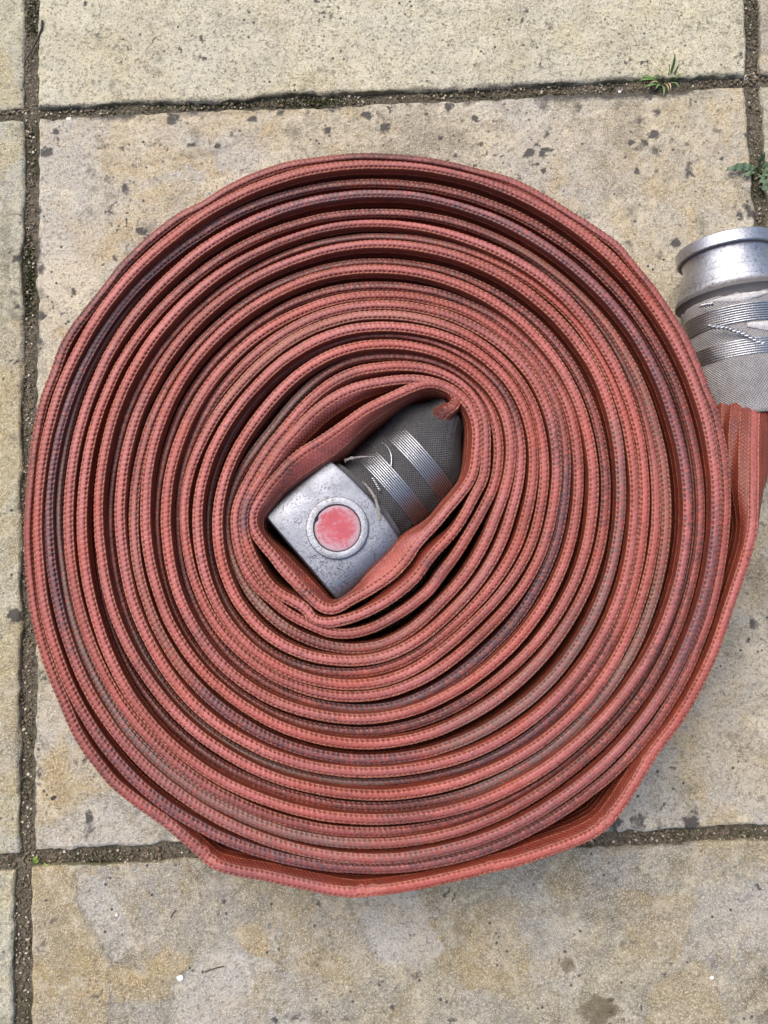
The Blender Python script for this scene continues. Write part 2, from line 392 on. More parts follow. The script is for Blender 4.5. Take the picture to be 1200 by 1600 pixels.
WETS = [[(898, 1578), (920, 1566), (926, 1552), (934, 1550), (941, 1560), (952, 1556), (958, 1566), (975, 1578), (950, 1592), (940, 1608), (912, 1592)],
        [(874, 1506), (884, 1494), (898, 1500), (899, 1516), (884, 1523)], [(1180, 1590), (1215, 1560), (1230, 1610), (1190, 1620)]]
wpatch = [(np.array(wpoly(p)), t, h) for p, t, h in PATCH]
wspots = [(w2(a, b), r * 0.74 * HC / F) for a, b, r in SPOTS]
wpales = [[w2(*q) for q in p] for p in PALES]
wwets = [np.array(wpoly(p)) for p in WETS]

pave = empty('pavement')
tag(pave, kind='structure')
def edge_wobble(t, seed, amp):
    return amp * (vnoise(t, 0 * t + seed * 3.1, 14, seed, 4) + 0.5 * vnoise(t, 0 * t + seed, 110, seed + 5, 2))
def slab(tl, tr, br, bl, m, seed, res=0.0017, bedtop=0.0, tilt=(0, 0)):
    c = np.array([w2(*q) for q in (tl, tr, br, bl)])
    W_ = max(np.linalg.norm(c[1] - c[0]), np.linalg.norm(c[2] - c[3])); H_ = max(np.linalg.norm(c[3] - c[0]), np.linalg.norm(c[2] - c[1]))
    nu = int(W_ / res) + 2; nv = int(H_ / res) + 2
    # finer rows hugging the rim so that the arris can round over
    def par(n, L):
        inner = np.linspace(0.004 / L, 1 - 0.004 / L, n)
        e = np.array([0, 0.0004, 0.0010, 0.0018, 0.0028]) / L
        return np.concatenate([e, inner, 1 - e[::-1]])
    u = par(nu, W_)[None, :]; v = par(nv, H_)[:, None]
    x = (c[0, 0] * (1 - u) + c[1, 0] * u) * (1 - v) + (c[3, 0] * (1 - u) + c[2, 0] * u) * v
    y = (c[0, 1] * (1 - u) + c[1, 1] * u) * (1 - v) + (c[3, 1] * (1 - u) + c[2, 1] * u) * v
    du, dv = np.broadcast_to(u, x.shape), np.broadcast_to(v, x.shape)
    dl = du * W_; dr = (1 - du) * W_; dt = dv * H_; db = (1 - dv) * H_
    fall = lambda d: np.exp(-d / 0.012)
    A = 0.0025
    x = x + edge_wobble(y, seed, A) * fall(dl) + edge_wobble(y, seed + 1, A) * fall(dr)
    y = y + edge_wobble(x, seed + 2, A) * fall(dt) + edge_wobble(x, seed + 3, A) * fall(db)
    d = np.minimum(np.minimum(dl, dr), np.minimum(dt, db))
    d = d + 0.0007 * vnoise(x, y, 160, seed + 9, 2)
    d = np.maximum(d, 0)
    rive = vnoise(x, y, 16, seed + 2, 5) * 3.2; fl = np.floor(rive); fr = rive - fl
    rive = (fl + np.clip((fr - 0.40) * 5, 0, 1)) * 0.00055            # thin cleft beds with low steps
    z = 0.0009 * vnoise(x, y, 11, seed, 4) + 0.0006 * vnoise(x, y, 70, seed + 4, 3) + 0.0003 * vnoise(x, y, 330, seed + 7, 2) + rive * (0.25 if seed == 20 else 1.0)
    wx = x + 0.004 * vnoise(x, y, 60, 31, 3); wy = y + 0.004 * vnoise(x, y, 60, 47, 3)
    tone = np.zeros(x.shape)
    for poly, tn, hh in wpatch:
        lo, hi_ = poly.min(0) - 0.01, poly.max(0) + 0.01
        if hi_[0] < x.min() or lo[0] > x.max() or hi_[1] < y.min() or lo[1] > y.max(): continue
        ins = pip(wx, wy, poly)
        f = ins.astype(float)
        for _ in range(1):       # soften the step over about two cells
            f = (f + np.roll(f, 1, 0) + np.roll(f, -1, 0) + np.roll(f, 1, 1) + np.roll(f, -1, 1)) / 5
        tone += tn * f * (0.75 + 0.5 * vnoise(x, y, 40, 3, 3)); z += hh * 0.0019 * f
    dark = np.zeros(x.shape); wx2 = x + 0.0030 * vnoise(x, y, 170, 5, 4); wy2 = y + 0.0030 * vnoise(x, y, 170, 8, 4)
    for (sx, sy), r in wspots:
        if sx < x.min() - .02 or sx > x.max() + .02 or sy < y.min() - .02 or sy > y.max() + .02: continue
        q = np.sqrt((wx2 - sx) ** 2 + (wy2 - sy) ** 2) / r
        dark = np.maximum(dark, (0.62 + 0.33 * math.sin(sx * 900 + sy * 700)) * np.clip(1.6 - q * 1.0 + 0.75 * vnoise(x, y, 420, 19, 2), 0, 1))
    if seed in (30,):            # blackened margin of the middle slab
        dark = np.maximum(dark, np.clip(0.95 - dt / 0.011, 0, 1) * np.clip(0.5 + 1.2 * vnoise(x, y, 35, 12, 3), 0, 1))
        dark = np.maximum(dark, np.clip(0.9 - dl / 0.008, 0, 1) * np.clip(0.45 + 1.2 * vnoise(x, y, 30, 15, 3), 0, 1))
    else:
        dark = np.maximum(dark, np.clip(0.7 - d / 0.006, 0, 1) * np.clip(0.2 + 1.2 * vnoise(x, y, 30, 15, 3), 0, 1))
    dark = np.maximum(dark, (0.75 if seed == 30 else 0.45) * np.clip((vnoise(x, y, 75, seed + 40, 3) - 0.44) * 3, 0, 1))
    fine = np.clip((vnoise(x, y, 210, seed + 70, 3) - 0.30) * 4, 0, 1) * np.clip(vnoise(x, y, 22, seed + 71, 3) * 2.2 + (0.25 if seed == 30 else -0.1), 0, 1)
    dark = np.maximum(dark, 0.72 * fine)
    moss = np.clip(0.8 - d / 0.0020, 0, 1) * np.clip(0.7 + 1.4 * vnoise(x, y, 25, seed + 80, 3), 0, 1.3)
    pale = np.zeros(x.shape)
    for line in wpales:
        for (ax, ay), (bx, by) in zip(line[:-1], line[1:]):
            if max(ax, bx) < x.min() or min(ax, bx) > x.max() or max(ay, by) < y.min() or min(ay, by) > y.max(): continue
            L2 = (bx - ax) ** 2 + (by - ay) ** 2
            tt = np.clip(((wx2 - ax) * (bx - ax) + (wy2 - ay) * (by - ay)) / L2, 0, 1)
            q = np.hypot(wx2 - ax - tt * (bx - ax), wy2 - ay - tt * (by - ay))
            pale = np.maximum(pale, np.clip(1.1 - q / 0.0013, 0, 1) * np.clip(0.6 + 1.2 * vnoise(x, y, 160, 44, 2), 0, 1))
    pale = np.maximum(pale, 0.4 * np.clip((vnoise(x, y, 130, seed + 60, 3) - 0.5) * 3, 0, 1))
    wet = np.zeros(x.shape)
    for poly in wwets:
        if poly[:, 0].max() < x.min() or poly[:, 0].min() > x.max() or poly[:, 1].max() < y.min() or poly[:, 1].min() > y.max(): continue
        wet = np.maximum(wet, pip(x + 0.0008 * vnoise(x, y, 300, 2, 2), y + 0.0008 * vnoise(x, y, 300, 6, 2), poly) * (0.7 + 0.4 * vnoise(x, y, 90, 1, 2)))
    rnd = np.clip(1 - d / 0.0028, 0, 1)
    z = z - 0.0020 * rnd ** 2 + bedtop + tilt[0] * (x - x.mean()) + tilt[1] * (y - y.mean())
    z = z - np.clip(vnoise(x, y, 55, seed + 21, 3) - 0.25, 0, 1) * 0.010 * np.exp(-d / 0.0045)     # chipped arrises
    n, mcol = x.shape
    verts = np.stack([x, y, z], -1).reshape(-1, 3)
    faces = grid_faces(n, mcol)[:, ::-1]
    # side walls
    ring = np.concatenate([np.arange(mcol), np.arange(1, n) * mcol + mcol - 1, (n - 1) * mcol + np.arange(mcol - 2, -1, -1), np.arange(n - 2, 0, -1) * mcol])
    low = verts[ring].copy(); low[:, 2] = -0.034
    low[:, 0] += 0.001 * vnoise(low[:, 0], low[:, 1], 90, seed, 2)
    base = len(verts); k = len(ring); i = np.arange(k); j = (i + 1) % k
    wall = np.stack([ring[i], ring[j], base + j, base + i], -1)
    verts = np.concatenate([verts, low]); faces = np.concatenate([faces, wall])
    me = mesh_np('paving_slab', verts, faces)
    for nm, a, lowv in (('tone', tone, 0), ('dark', dark, 0.5), ('moss', moss, 0.55), ('pale', pale, 0), ('wet', wet, 0)):
        fattr(me, nm, np.concatenate([a.ravel(), np.full(k, lowv)]))
    return link('paving_slab', me, m, pave)
# corners in photo pixels: top-left, top-right, bottom-right, bottom-left
slab((-560, -320), (40, -345), (36, 169), (-560, 195), M_LEFT, 10, 0.003, -0.0012)
slab((63, -345), (1150, -400), (1166, 115), (61, 169), M_TOP, 20, 0.0019, 0.0012)
slab((1181, -400), (1800, -430), (1800, 92), (1188, 115), M_MID, 25, 0.003)
slab((-600, 214), (37, 188), (29, 1334), (-640, 1358), M_LEFT, 15, 0.0026, 0.0006)
slab((59, 186), (1164, 136), (1256, 1289), (53, 1328), M_MID, 30, 0.0017, 0.0)
slab((1186, 134), (1830, 105), (1900, 1262), (1282, 1288), M_LEFT, 35, 0.003)
slab((-650, 1384), (21, 1360), (18, 1990), (-700, 2020), M_LEFT, 45, 0.0026)
slab((51, 1352), (1262, 1312), (1310, 1950), (46, 1990), M_BOT, 40, 0.0018, 0.0005)
slab((1286, 1311), (1920, 1286), (2000, 1930), (1334, 1950), M_BOT, 55, 0.003)

# bedding soil that fills the joints, one sheet under everything
def soil():
    n = 300
    xs = np.linspace(-0.75, 0.75, n); ys = np.linspace(-0.75, 0.75, n)
    x, y = np.meshgrid(xs, ys)
    z = -0.0044 + 0.0014 * vnoise(x, y, 45, 3, 3) + 0.0012 * vnoise(x, y, 200, 4, 2)
    me = mesh_np('joint_soil', np.stack([x, y, z], -1).reshape(-1, 3), grid_faces(n, n))
    o = link('joint_soil', me, M_SOIL)
    tag(o, kind='structure')
    g = bpy.data.meshes.new('ground'); g.from_pydata([(-40, -40, -.036), (40, -40, -.036), (40, 40, -.036), (-40, 40, -.036)], [], [(0, 1, 2, 3)])
    tag(link('ground', g, M_SOIL), kind='structure')
soil()

# joint centre lines in pixels, for grit and moss
JOINTS = [([(51, -60), (49, 170), (45, 340), (43, 600), (41, 900), (40, 1330)], 10), ([(38, 1350), (35, 1450), (33, 1660)], 13),
          ([(-60, 181), (48, 177), (300, 166), (600, 153), (900, 139), (1175, 126), (1260, 122)], 7.5),
          ([(1170, -60), (1175, 60), (1177, 125), (1183, 250), (1190, 340), (1200, 480)], 10),
          ([(-60, 1350), (42, 1341), (300, 1335), (600, 1322), (930, 1309), (1260, 1301)], 10)]
def joint_points(n, spread=1.0):
    out = []
    tot = []
    for pts, hw in JOINTS:
        P = np.array(pts, float); L = np.hypot(*np.diff(P, axis=0).T); tot.append(L.sum())
    for (pts, hw), Lt in zip(JOINTS, tot):
        P = np.array(pts, float); L = np.concatenate([[0], np.cumsum(np.hypot(*np.diff(P, axis=0).T))])
        k = int(n * Lt / sum(tot)); s = rng.uniform(0, L[-1], k)
        px = np.interp(s, L, P[:, 0]); py = np.interp(s, L, P[:, 1])
        vert = abs(P[-1, 1] - P[0, 1]) > abs(P[-1, 0] - P[0, 0])
        off = rng.uniform(-hw, hw, k) * spread
        out.append(np.stack([px + (off if vert else 0), py + (0 if vert else off)], -1))
    return np.concatenate(out)
ICO_V = None
def ico():
    global ICO_V
    bm = bmesh.new(); bmesh.ops.create_icosphere(bm, subdivisions=1, radius=1)
    v = np.array([x.co[:] for x in bm.verts]); bm.verts.ensure_lookup_table()
    f = np.array([[q.index for q in p.verts] for p in bm.faces]); bm.free(); return v, f
IV, IF = ico()
def grit(name, n, rmin, rmax, m, seed, zoff=-0.0046, spread=1.0):
    pts = joint_points(n, spread); k = len(pts)
    p = unproj(pts[:, 0], pts[:, 1], zoff)
    r = rng.uniform(rmin, rmax, k) * rng.choice([0.7, 1, 1.25], k)
    sc = rng.uniform(0.65, 1.25, (k, 1, 3)); sc[..., 2] *= 0.8
    V = IV[None] * sc * r[:, None, None] * (1 + 0.22 * rng.standard_normal((k, len(IV), 1)))
    a = rng.uniform(0, 2 * PI, k)
    ca, sa = np.cos(a)[:, None], np.sin(a)[:, None]
    X = V[..., 0] * ca - V[..., 1] * sa; Y = V[..., 0] * sa + V[..., 1] * ca
    V = np.stack([X, Y, V[..., 2]], -1) + p[:, None, :]
    V[..., 2] += 0.0008
    Fc = IF[None] + (np.arange(k) * len(IV))[:, None, None]
    o = link(name, mesh_np(name, V.reshape(-1, 3), Fc.reshape(-1, 3)), m, smooth=False)
    return tag(o, kind='stuff')
tag(grit('pale_grit', 850, 0.0005, 0.0012, M_GRIT_L, 1), 'pale grit lying in the soil joints between the slabs', 'grit')
tag(grit('brown_grit', 2600, 0.0006, 0.0016, M_GRIT_D, 2), 'brown grit filling the soil joints between the slabs', 'grit')
def moss():
    pts = joint_points(5200, 1.15)
    keep = vnoise(pts[:, 0], pts[:, 1], 0.012, 9, 3) > 0.12
    pts = pts[keep]
    extra = []
    for cx, cy, sx, sy, k in ((46, 430, 4, 38, 420), (50, 25, 6, 22, 220), (400, 165, 90, 4, 500), (1178, 40, 4, 60, 80), (44, 840, 4, 60, 120), (860, 150, 40, 3, 90), (470, 160, 60, 3, 240)):
        extra.append(np.stack([rng.normal(cx, sx, k), rng.normal(cy, sy, k)], -1))
    pts = np.concatenate([pts] + extra); k = len(pts)
    p = unproj(pts[:, 0], pts[:, 1], -0.0046)
    h = rng.uniform(0.0012, 0.0034, k); a = rng.uniform(0, 2 * PI, k); w = rng.uniform(0.0003, 0.0007, k)
    dx, dy = np.cos(a) * w, np.sin(a) * w
    lean = rng.normal(0, 0.0011, (k, 2))
    v0 = p + np.stack([dx, dy, 0 * dx], -1); v1 = p - np.stack([dx, dy, 0 * dx], -1)
    v2 = p + np.stack([lean[:, 0] - dy, lean[:, 1] + dx, h], -1); v3 = p + np.stack([lean[:, 0] + dy * .6, lean[:, 1] - dx * .6, h * 0.8], -1)
    V = np.stack([v0, v1, v2, v3], 1).reshape(-1, 3)
    b = np.arange(k) * 4
    Fc = np.concatenate([np.stack([b, b + 1, b + 2], -1), np.stack([b + 1, b, b + 3], -1)])
    o = link('moss', mesh_np('moss', V, Fc), M_MOSS, smooth=False)
    tag(o, 'dark green moss tufts growing in the slab joints', 'moss', kind='stuff')
moss()

# ------------------------------------------------------------------ the hose: traced centre line of the upper fold, turn by turn
CX, CY = 575.0, 815.0
Lx = [42.5, 56, 75, 92, 105, 127.5, 143, 153, 172.5, 186, 208, 226, 246, 258, 277, 287, 307.5, 324, 339, 354, 367.5, 381, 394]
Dy = [1393, 1358, 1343, 1319, 1302, 1283, 1262, 1243, 1225, 1208, 1187, 1163, 1143, 1124, 1109, 1088, 1069, 1050, 1031, 1012, 984, 957, 922]
Uy = [244, 255, 285, 293, 300, 332, 339, 346, 371, 380, 409, 419, 446, 460, 476, 491, 510, 526, 537.5, 559, 575, 600, 636]
Rx = [1175, 1134, 1120, 1094, 1085, 1075, 1042, 1025, 1008, 992, 970, 945, 925, 900, 877, 861, 840, 820, 795, 772, 744, 711, 677]
ULx = [186, 196, 209.5, 218.5, 227.5, 246, 254, 261, 277.5, 285, 304.7, 312, 331.5, 341.7, 355.7, 368, 382, 392.5, 405.8, 427, 436.7, 448, 468]
DLx = [173, 191, 210, 223, 234, 247.5, 263, 274.5, 285, 295.8, 312.5, 328, 337.5, 348.8, 362.5, 373, 384, 394, 406.7, 424.5, 436, 451.7, 466]
DRx = [987.5, 963, 950, 931.7, 921.7, 913.7, 898.5, 886, 873, 860, 842, 818, 801.7, 785, 769, 753, 736.7, 723.7, 711, 695.8, 676.7, 654.7, 636]
URx = [982.5, 973, 950.8, 944, 937.5, 918, 912, 904, 893, 882, 861.7, 851.7, 839, 830, 818, 805, 796, 782.5, 774, 760, 752.5, 741, None]
ZL = [-4, 0, -4, -8, 0, -1, -13, 0, -8, 0, -3, 0, -9, 0, -8, -2, 0, -11, 0, -7, -1, -1, -2]
ZD = [-2, -5, -1, -3, -5, 0, -6, 0, -8, 0, -4, 0, -7, 0, -7, -1, 0, -4, 0, -4, -3, -1, -1]
ZU = [-4, 0, -7, -14, -1, -6, -14, 0, -6, 0, -7, 0, -6, -2, 0, -1, 0, -7, 0, -7, -1, -1, 0]
ZR = [-2, -4, -1, -5, -9, 0, -4, -2, 0, 0, -1, -4, 0, -1, -5, -2, -1, 0, -1, 0, -2, 0, 0]
EXTRA = {
 1: [(1158.7, 900), (1144, 937), (1125, 994), (1098.7, 1057), (1061, 1125), (1027, 1170), (990, 1230), (968, 1264), (952, 1285), (930, 1302), (900, 1316), (825, 1342), (750, 1360), (683, 1375.6), (626, 1387), (585, 1393), (560, 1396), (530, 1394), (472, 1383),
     (416, 1371), (357, 1359), (331, 1349), (313, 1332), (280, 1302), (245, 1274), (210, 1249), (175, 1221), (150, 1190), (122, 1148), (98, 1095), (80, 1050), (56, 964), (47, 897), (44, 845), (45.5, 792), (49, 740), (58, 677), (70, 621), (83, 588), (100, 541), (117, 513),
     (142, 481), (167, 450), (192, 417), (217, 391), (250, 362), (283, 337), (317, 320), (350, 299), (383, 282), (417, 268), (450, 258), (483, 252), (575, 244), (620, 246), (687, 255), (753, 271), (803, 285), (857, 313), (882, 329), (932, 362), (960, 383), (993, 421), (1018, 451), (1043, 486), (1060, 513), (1095, 588), (1103, 610), (1115, 640), (1125, 680), (1131.7, 722), (1135, 772)],
 21: [(386, 751), (375, 774), (367, 802), (367, 829), (371, 857), (383, 890), (401, 917), (422, 936), (445, 955), (488, 978), (513, 988), (547, 990), (580, 982), (613, 965), (647, 943), (672, 922), (690, 898), (713, 867), (738, 827), (755, 795), (771, 757)],
 22: [(405, 751), (393, 770), (383, 792), (380.6, 817), (384.7, 844), (394, 870), (405, 891), (419, 912), (437, 928), (456, 938), (477, 951), (490, 968), (513, 973), (538, 968), (580, 952), (613, 933), (647, 905), (680, 862), (713, 825), (730, 798), (743, 773), (755, 750), (760, 710)],
 23: [(745, 710), (736, 750), (722, 770), (705, 790), (680, 820), (655, 847), (638, 872), (613, 899), (580, 922), (547, 940), (522, 953), (507, 952), (492, 942), (477, 928), (459, 909), (442, 890), (426, 868), (411, 850), (397, 829), (393.7, 811), (397, 795), (408, 776), (422, 756), (434, 742), (452, 722), (468, 708), (502, 687), (530, 668), (552, 652), (575, 637), (593, 628), (627, 612), (652, 602)],
}
NT_ = 23
pts = []          # (T degrees, radius px)
for k in range(NT_):
    lst = [(Rx[k], 815), (DRx[k], DRx[k] + 240), (575, Dy[k]), (DLx[k], 1390 - DLx[k]), (Lx[k], 815), (ULx[k], ULx[k] + 240), (575, Uy[k])]
    if URx[k] is not None: lst.append((URx[k], 1390 - URx[k]))
    ex = EXTRA.get(k + 1, [])
    for i, (x, y) in enumerate(lst + ex):
        if i < len(lst) and k + 1 in EXTRA:      # dense trace wins over the coarse spokes
            if k + 1 == 1 and i > 0: continue
            if k + 1 in (21, 22) and i in (0, 1, 2, 3, 4): continue
            if k + 1 == 23: continue
        th = math.degrees(math.atan2(y - CY, x - CX))
        if k + 1 == 1:
            if th < -45 and i >= len(lst) and y > 0 and x > CX and y < CY and False: pass
        th = th % 360
        if i >= len(lst) and k + 1 in (22, 23) and th > 300 and (x, y) in ((755, 750), (760, 710), (743, 773), (745, 710), (736, 750), (722, 770), (705, 790), (730, 798)):
            T = 360 * k + th - 360
        elif i >= len(lst) and k + 1 == 21 and th > 300:
            T = 360 * k + th - 360 if y < 815 and x > 700 else 360 * k + th
        else:
            T = 360 * k + th
        pts.append((T, math.hypot(x - CX, y - CY)))
pts.sort()
TT = [pts[0]]
for a in pts[1:]:
    if a[0] - TT[-1][0] > 2.0: TT.append(a)
TT = np.array(TT)
def pchip(x, xp, fp):
    """monotone-ish cubic (Fritsch-Carlson slopes are too flat for curves: use averaged slopes)"""
    h = np.diff(xp); d = np.diff(fp) / h
    m = np.empty(len(xp)); m[1:-1] = (d[:-1] * h[1:] + d[1:] * h[:-1]) / (h[:-1] + h[1:]); m[0] = d[0]; m[-1] = d[-1]
    i = np.clip(np.searchsorted(xp, x) - 1, 0, len(h) - 1)
    t = (x - xp[i]) / h[i]
    return (2*t**3-3*t**2+1)*fp[i] + (t**3-2*t**2+t)*h[i]*m[i] + (-2*t**3+3*t**2)*fp[i+1] + (t**3-t**2)*h[i]*m[i+1]
T0, T1 = 10.0, 360 * 22 + 288.0
TS = np.arange(T0, T1, 0.4)
RP = pchip(TS, TT[:, 0], TT[:, 1])
zt_T, zt_v = [], []
for k in range(NT_):
    for a, arr in ((0, ZR), (90, ZD), (180, ZL), (270, ZU)):
        zt_T.append(360 * k + a); zt_v.append(arr[k])
ZO = pchip(TS, np.array(zt_T, float), np.array(zt_v, float)) * 1.0e-3
ZO = np.minimum(ZO, 0.0008)
ZTOP = 0.108
ztop = ZTOP + ZO
px = CX + RP * np.cos(np.radians(TS)); py = CY + RP * np.sin(np.radians(TS))
# share the room between neighbouring turns: half thicknesses outwards and inwards, in metres
MM = (HC - 0.105) / F
rT = lambda T: np.interp(T, TS, RP)
zT = lambda T: np.interp(T, TS, ZO)
gap_o = np.where(TS - 360 > T0, rT(TS - 360) - RP, 60); gap_i = np.where(TS + 360 < T1, RP - rT(TS + 360), 60)
dz_o = np.where(TS - 360 > T0, ZO - zT(TS - 360), 0.0); dz_i = np.where(TS + 360 < T1, ZO - zT(TS + 360), 0.0)
sh = lambda dz: np.clip(0.495 + dz / 0.012 * 0.25, 0.22, 0.74)
ho = np.clip(gap_o * sh(dz_o), 3.0, 8.5) * MM; hi = np.clip(gap_i * sh(dz_i), 3.0, 8.5) * MM
P2 = unproj(px, py, ztop)[:, :2]
HO, HI, ZT_, ZB = ho, hi, ztop, np.full(len(TS), 0.004)
CC = np.full(len(TS), 0.0031)
# leading piece: round where it leaves the outer coupling, then flattening on to its edge
head = np.array([  # px, py, z of crest, half thickness, z of underside
    (1179, 570, .0690, .0235, .0190), (1181, 605, .0700, .0240, .0185), (1180.5, 628, .0735, .0262, .0150), (1180, 650, .0800, .0262, .012), (1179.5, 675, .0870, .0230, .0085), (1179, 710, .0935, .0185, .007), (1179, 745, .0990, .0135, .006),
    (1178.5, 780, .1035, .0088, .005), (1178, 815, .106, .0056, .0045), (1172, 850, .107, .0045, .004)])
tail = np.array([
    (676, 598, .1075, .0034, .004), (697, 604, .107, .0034, .004), (710, 614, .1065, .0034, .004), (713.5, 626, .106, .0036, .005), (707, 635, .105, .0042, .006), (698, 640, .103, .0058, .010), (692, 647, .0995, .0085, .014), (686, 655, .096, .0100, .018)])
def cat(seq, a): return np.concatenate([seq[0], a, seq[1]])
hp = unproj(head[:, 0], head[:, 1], head[:, 2]); tp = unproj(tail[:, 0], tail[:, 1], tail[:, 2])
s0 = int(np.searchsorted(TS, 13.0)); 
sl = slice(s0, None)
XY = np.concatenate([hp[:, :2], P2[sl], tp[:, :2]])
AO = np.concatenate([head[:, 3], HO[sl], tail[:, 3]]); AI = np.concatenate([head[:, 3], HI[sl], tail[:, 3]])
AZ = np.concatenate([head[:, 2], ZT_[sl], tail[:, 2]]); AB = np.concatenate([head[:, 4], ZB[sl], tail[:, 4]])
ATT = np.concatenate([np.linspace(-20, 12, len(head)), TS[sl], np.linspace(T1 + 2, T1 + 30, len(tail))])
seg = np.hypot(*np.diff(XY, axis=0).T); LEN = np.concatenate([[0], np.cumsum(seg)])
def csp(s, arr): return pchip(s, LEN, arr)
TOOTH = 0.0036
def path(step):
    s = np.arange(0, LEN[-1], step)
    # even resampling first, then a light smoothing of the traced line
    x = csp(s, XY[:, 0]); y = csp(s, XY[:, 1]); o = np.interp(s, LEN, AO); i = np.interp(s, LEN, AI); z = np.interp(s, LEN, AZ); b = np.interp(s, LEN, AB); T = np.interp(s, LEN, ATT)
    return s, x, y, o, i, z, b, T
def smooth(a, k):
    if k < 2: return a
    ker = np.hanning(2 * k + 3)[1:-1]; ker /= ker.sum()
    p = np.concatenate([2 * a[0] - a[k:0:-1], a, 2 * a[-1] - a[-2:-k - 2:-1]])
    return np.convolve(p, ker, 'valid')
BASE = 0.0008
s_b, x_b, y_b, o_b, i_b, z_b, b_b, T_b = path(BASE)
km = 6
x_b, y_b = smooth(x_b, km), smooth(y_b, km)
o_b, i_b, z_b = smooth(o_b, 14), smooth(i_b, 14), smooth(z_b, 14)
# small natural unevenness along the length
wob = lambda f, sd, oc=3: vnoise(s_b, 0 * s_b + sd, f, sd, oc)
z_b = z_b + 0.0006 * wob(30, 3) + 0.0011 * wob(7, 5)
tk = 1 + 0.16 * wob(11, 8) * np.clip(1 - (np.maximum(o_b, i_b) - 0.004) / 0.004, 0, 1)
o_b = o_b * tk; i_b = i_b * tk
flat = np.clip(1 - (np.maximum(o_b, i_b) - 0.004) / 0.006, 0, 1)
off = flat * 0.00075 * wob(15, 11)
tx, ty = np.gradient(x_b), np.gradient(y_b); tl = np.hypot(tx, ty); tx /= tl; ty /= tl
nx, ny = -ty, tx           # turns run clockwise seen from above: this points outwards
if np.mean(nx[2000:20000] * (x_b[2000:20000] - x_b.mean()) + ny[2000:20000] * (y_b[2000:20000] - y_b.mean())) < 0: nx, ny = -nx, -ny
x_b = x_b + nx * off; y_b = y_b + ny * off
RID = 0.0070
def ridge(a):
    q = (np.abs(a) - RID / 2) / RID; q = (q - np.round(q)) * RID
    return np.exp(-(q / 0.00042) ** 2)
def sections(idx, arcs):
    """arcs: signed distances over the skin from the crest (outer side positive). Returns verts (n, m, 3)"""
    n = len(idx); m = len(arcs); out = np.empty((n, m, 3)); nn = np.empty((n, m, 2))
    phi = np.linspace(0, PI / 2, 14); sp, cp = np.sin(phi), np.cos(phi)
    for r, i in enumerate(idx):
        zt, zb = z_b[i], b_b[i]
        for side, h in ((1, o_b[i]), (-1, i_b[i])):
            sel = arcs >= 0 if side > 0 else arcs < 0
            if not sel.any(): continue
            rad = (zt - zb) / 2
            c = min(rad, max(0.0027, h * (0.85 if h < 0.006 else 1.0)))
            e = 0.86 if h < 0.006 else 1.0
            N_ = h * sp ** e; Z_ = zt - c + c * cp ** e
            N_ = np.concatenate([N_, N_[::-1]]); Z_ = np.concatenate([Z_, (zb + c) - c * cp[::-1] ** e])
            l = np.concatenate([[0], np.cumsum(np.hypot(np.diff(N_), np.diff(Z_)))])
            a = np.abs(arcs[sel])
            out_n = np.interp(a, l, N_); out_z = np.interp(a, l, Z_)
            an = np.interp(a + 2e-4, l, N_) - np.interp(np.maximum(a - 2e-4, 0), l, N_); az = np.interp(a + 2e-4, l, Z_) - np.interp(np.maximum(a - 2e-4, 0), l, Z_)
            q = np.hypot(an, az) + 1e-12
            out[r, sel, 0] = side * out_n; out[r, sel, 2] = out_z
            nn[r, sel, 0] = side * (-az / q); nn[r, sel, 1] = an / q
    return out, nn
# --- crest strip: teeth of the weave, creases and the first ridge each side
half = np.array([0.0, .0007, .0013, .0018, .0023, .0028, .0032, .0035, .0038, .0043, .0051, .0062, .0075])
arc_c = np.concatenate([-half[:0:-1], half])
idx = np.arange(len(s_b))
V, Nn = sections(idx, arc_c)
a2 = arc_c[None, :]; s2 = s_b[:, None]
phase = lambda sh_: np.sin(2 * PI * (s2 / TOOTH + sh_))
jit = 0.18 * vnoise(s2 + 0 * a2, 0 * s2 + a2 * 0, 60, 77, 2)
row = np.exp(-((np.abs(a2) - 0.0027) / 0.00085) ** 4)
amp = np.clip(0.72 + 0.75 * vnoise(s2 + 0 * a2, a2 * 40 + 3, 16, 21, 3), 0.15, 1.3)
dent = row * np.clip(np.sin(2 * PI * (s2 / TOOTH + np.where(a2 > 0, 0.5, 0.0) + jit)) * 1.8 + 0.35, 0, 1)
crease = np.exp(-(a2 / 0.0021) ** 2) * np.clip(np.sin(2 * PI * (s2 / TOOTH + 0.25 + jit)), 0, 1) ** 4
dent_shade = dent * np.clip(amp, 0.3, 1)
disp = -0.00165 * dent * amp - 0.00050 * crease * amp + 0.00045 * ridge(a2) * (np.abs(a2) > 0.003) + 0.00014 * vnoise(s2 + 0 * a2, a2 * 3 + 0 * s2, 420, 5, 2)
for Tb, wd_, dzb, pin in ((116.0, 2.4, .0022, .0006), (90.5, 2.2, .0024, .0007), (51.5, 2.6, .0016, .0005), (124, 2.0, .0010, .0003), (70, 2.0, .0010, .0003), (40, 2.2, .0010, .0003)):
    gq = np.exp(-((T_b - Tb) / wd_) ** 2); V[..., 2] -= (dzb * gq)[:, None] * np.exp(-((a2 + 0.0015) / 0.005) ** 2)
    V[..., 0] -= (pin * gq * np.sin((T_b - Tb) * 3.2))[:, None] * (a2 < 0.002)
thin = np.clip((np.minimum(o_b, i_b)[:, None]) / 0.0030, 0.5, 1)
V[..., 0] += Nn[..., 0] * disp * thin; V[..., 2] += Nn[..., 1] * disp * thin
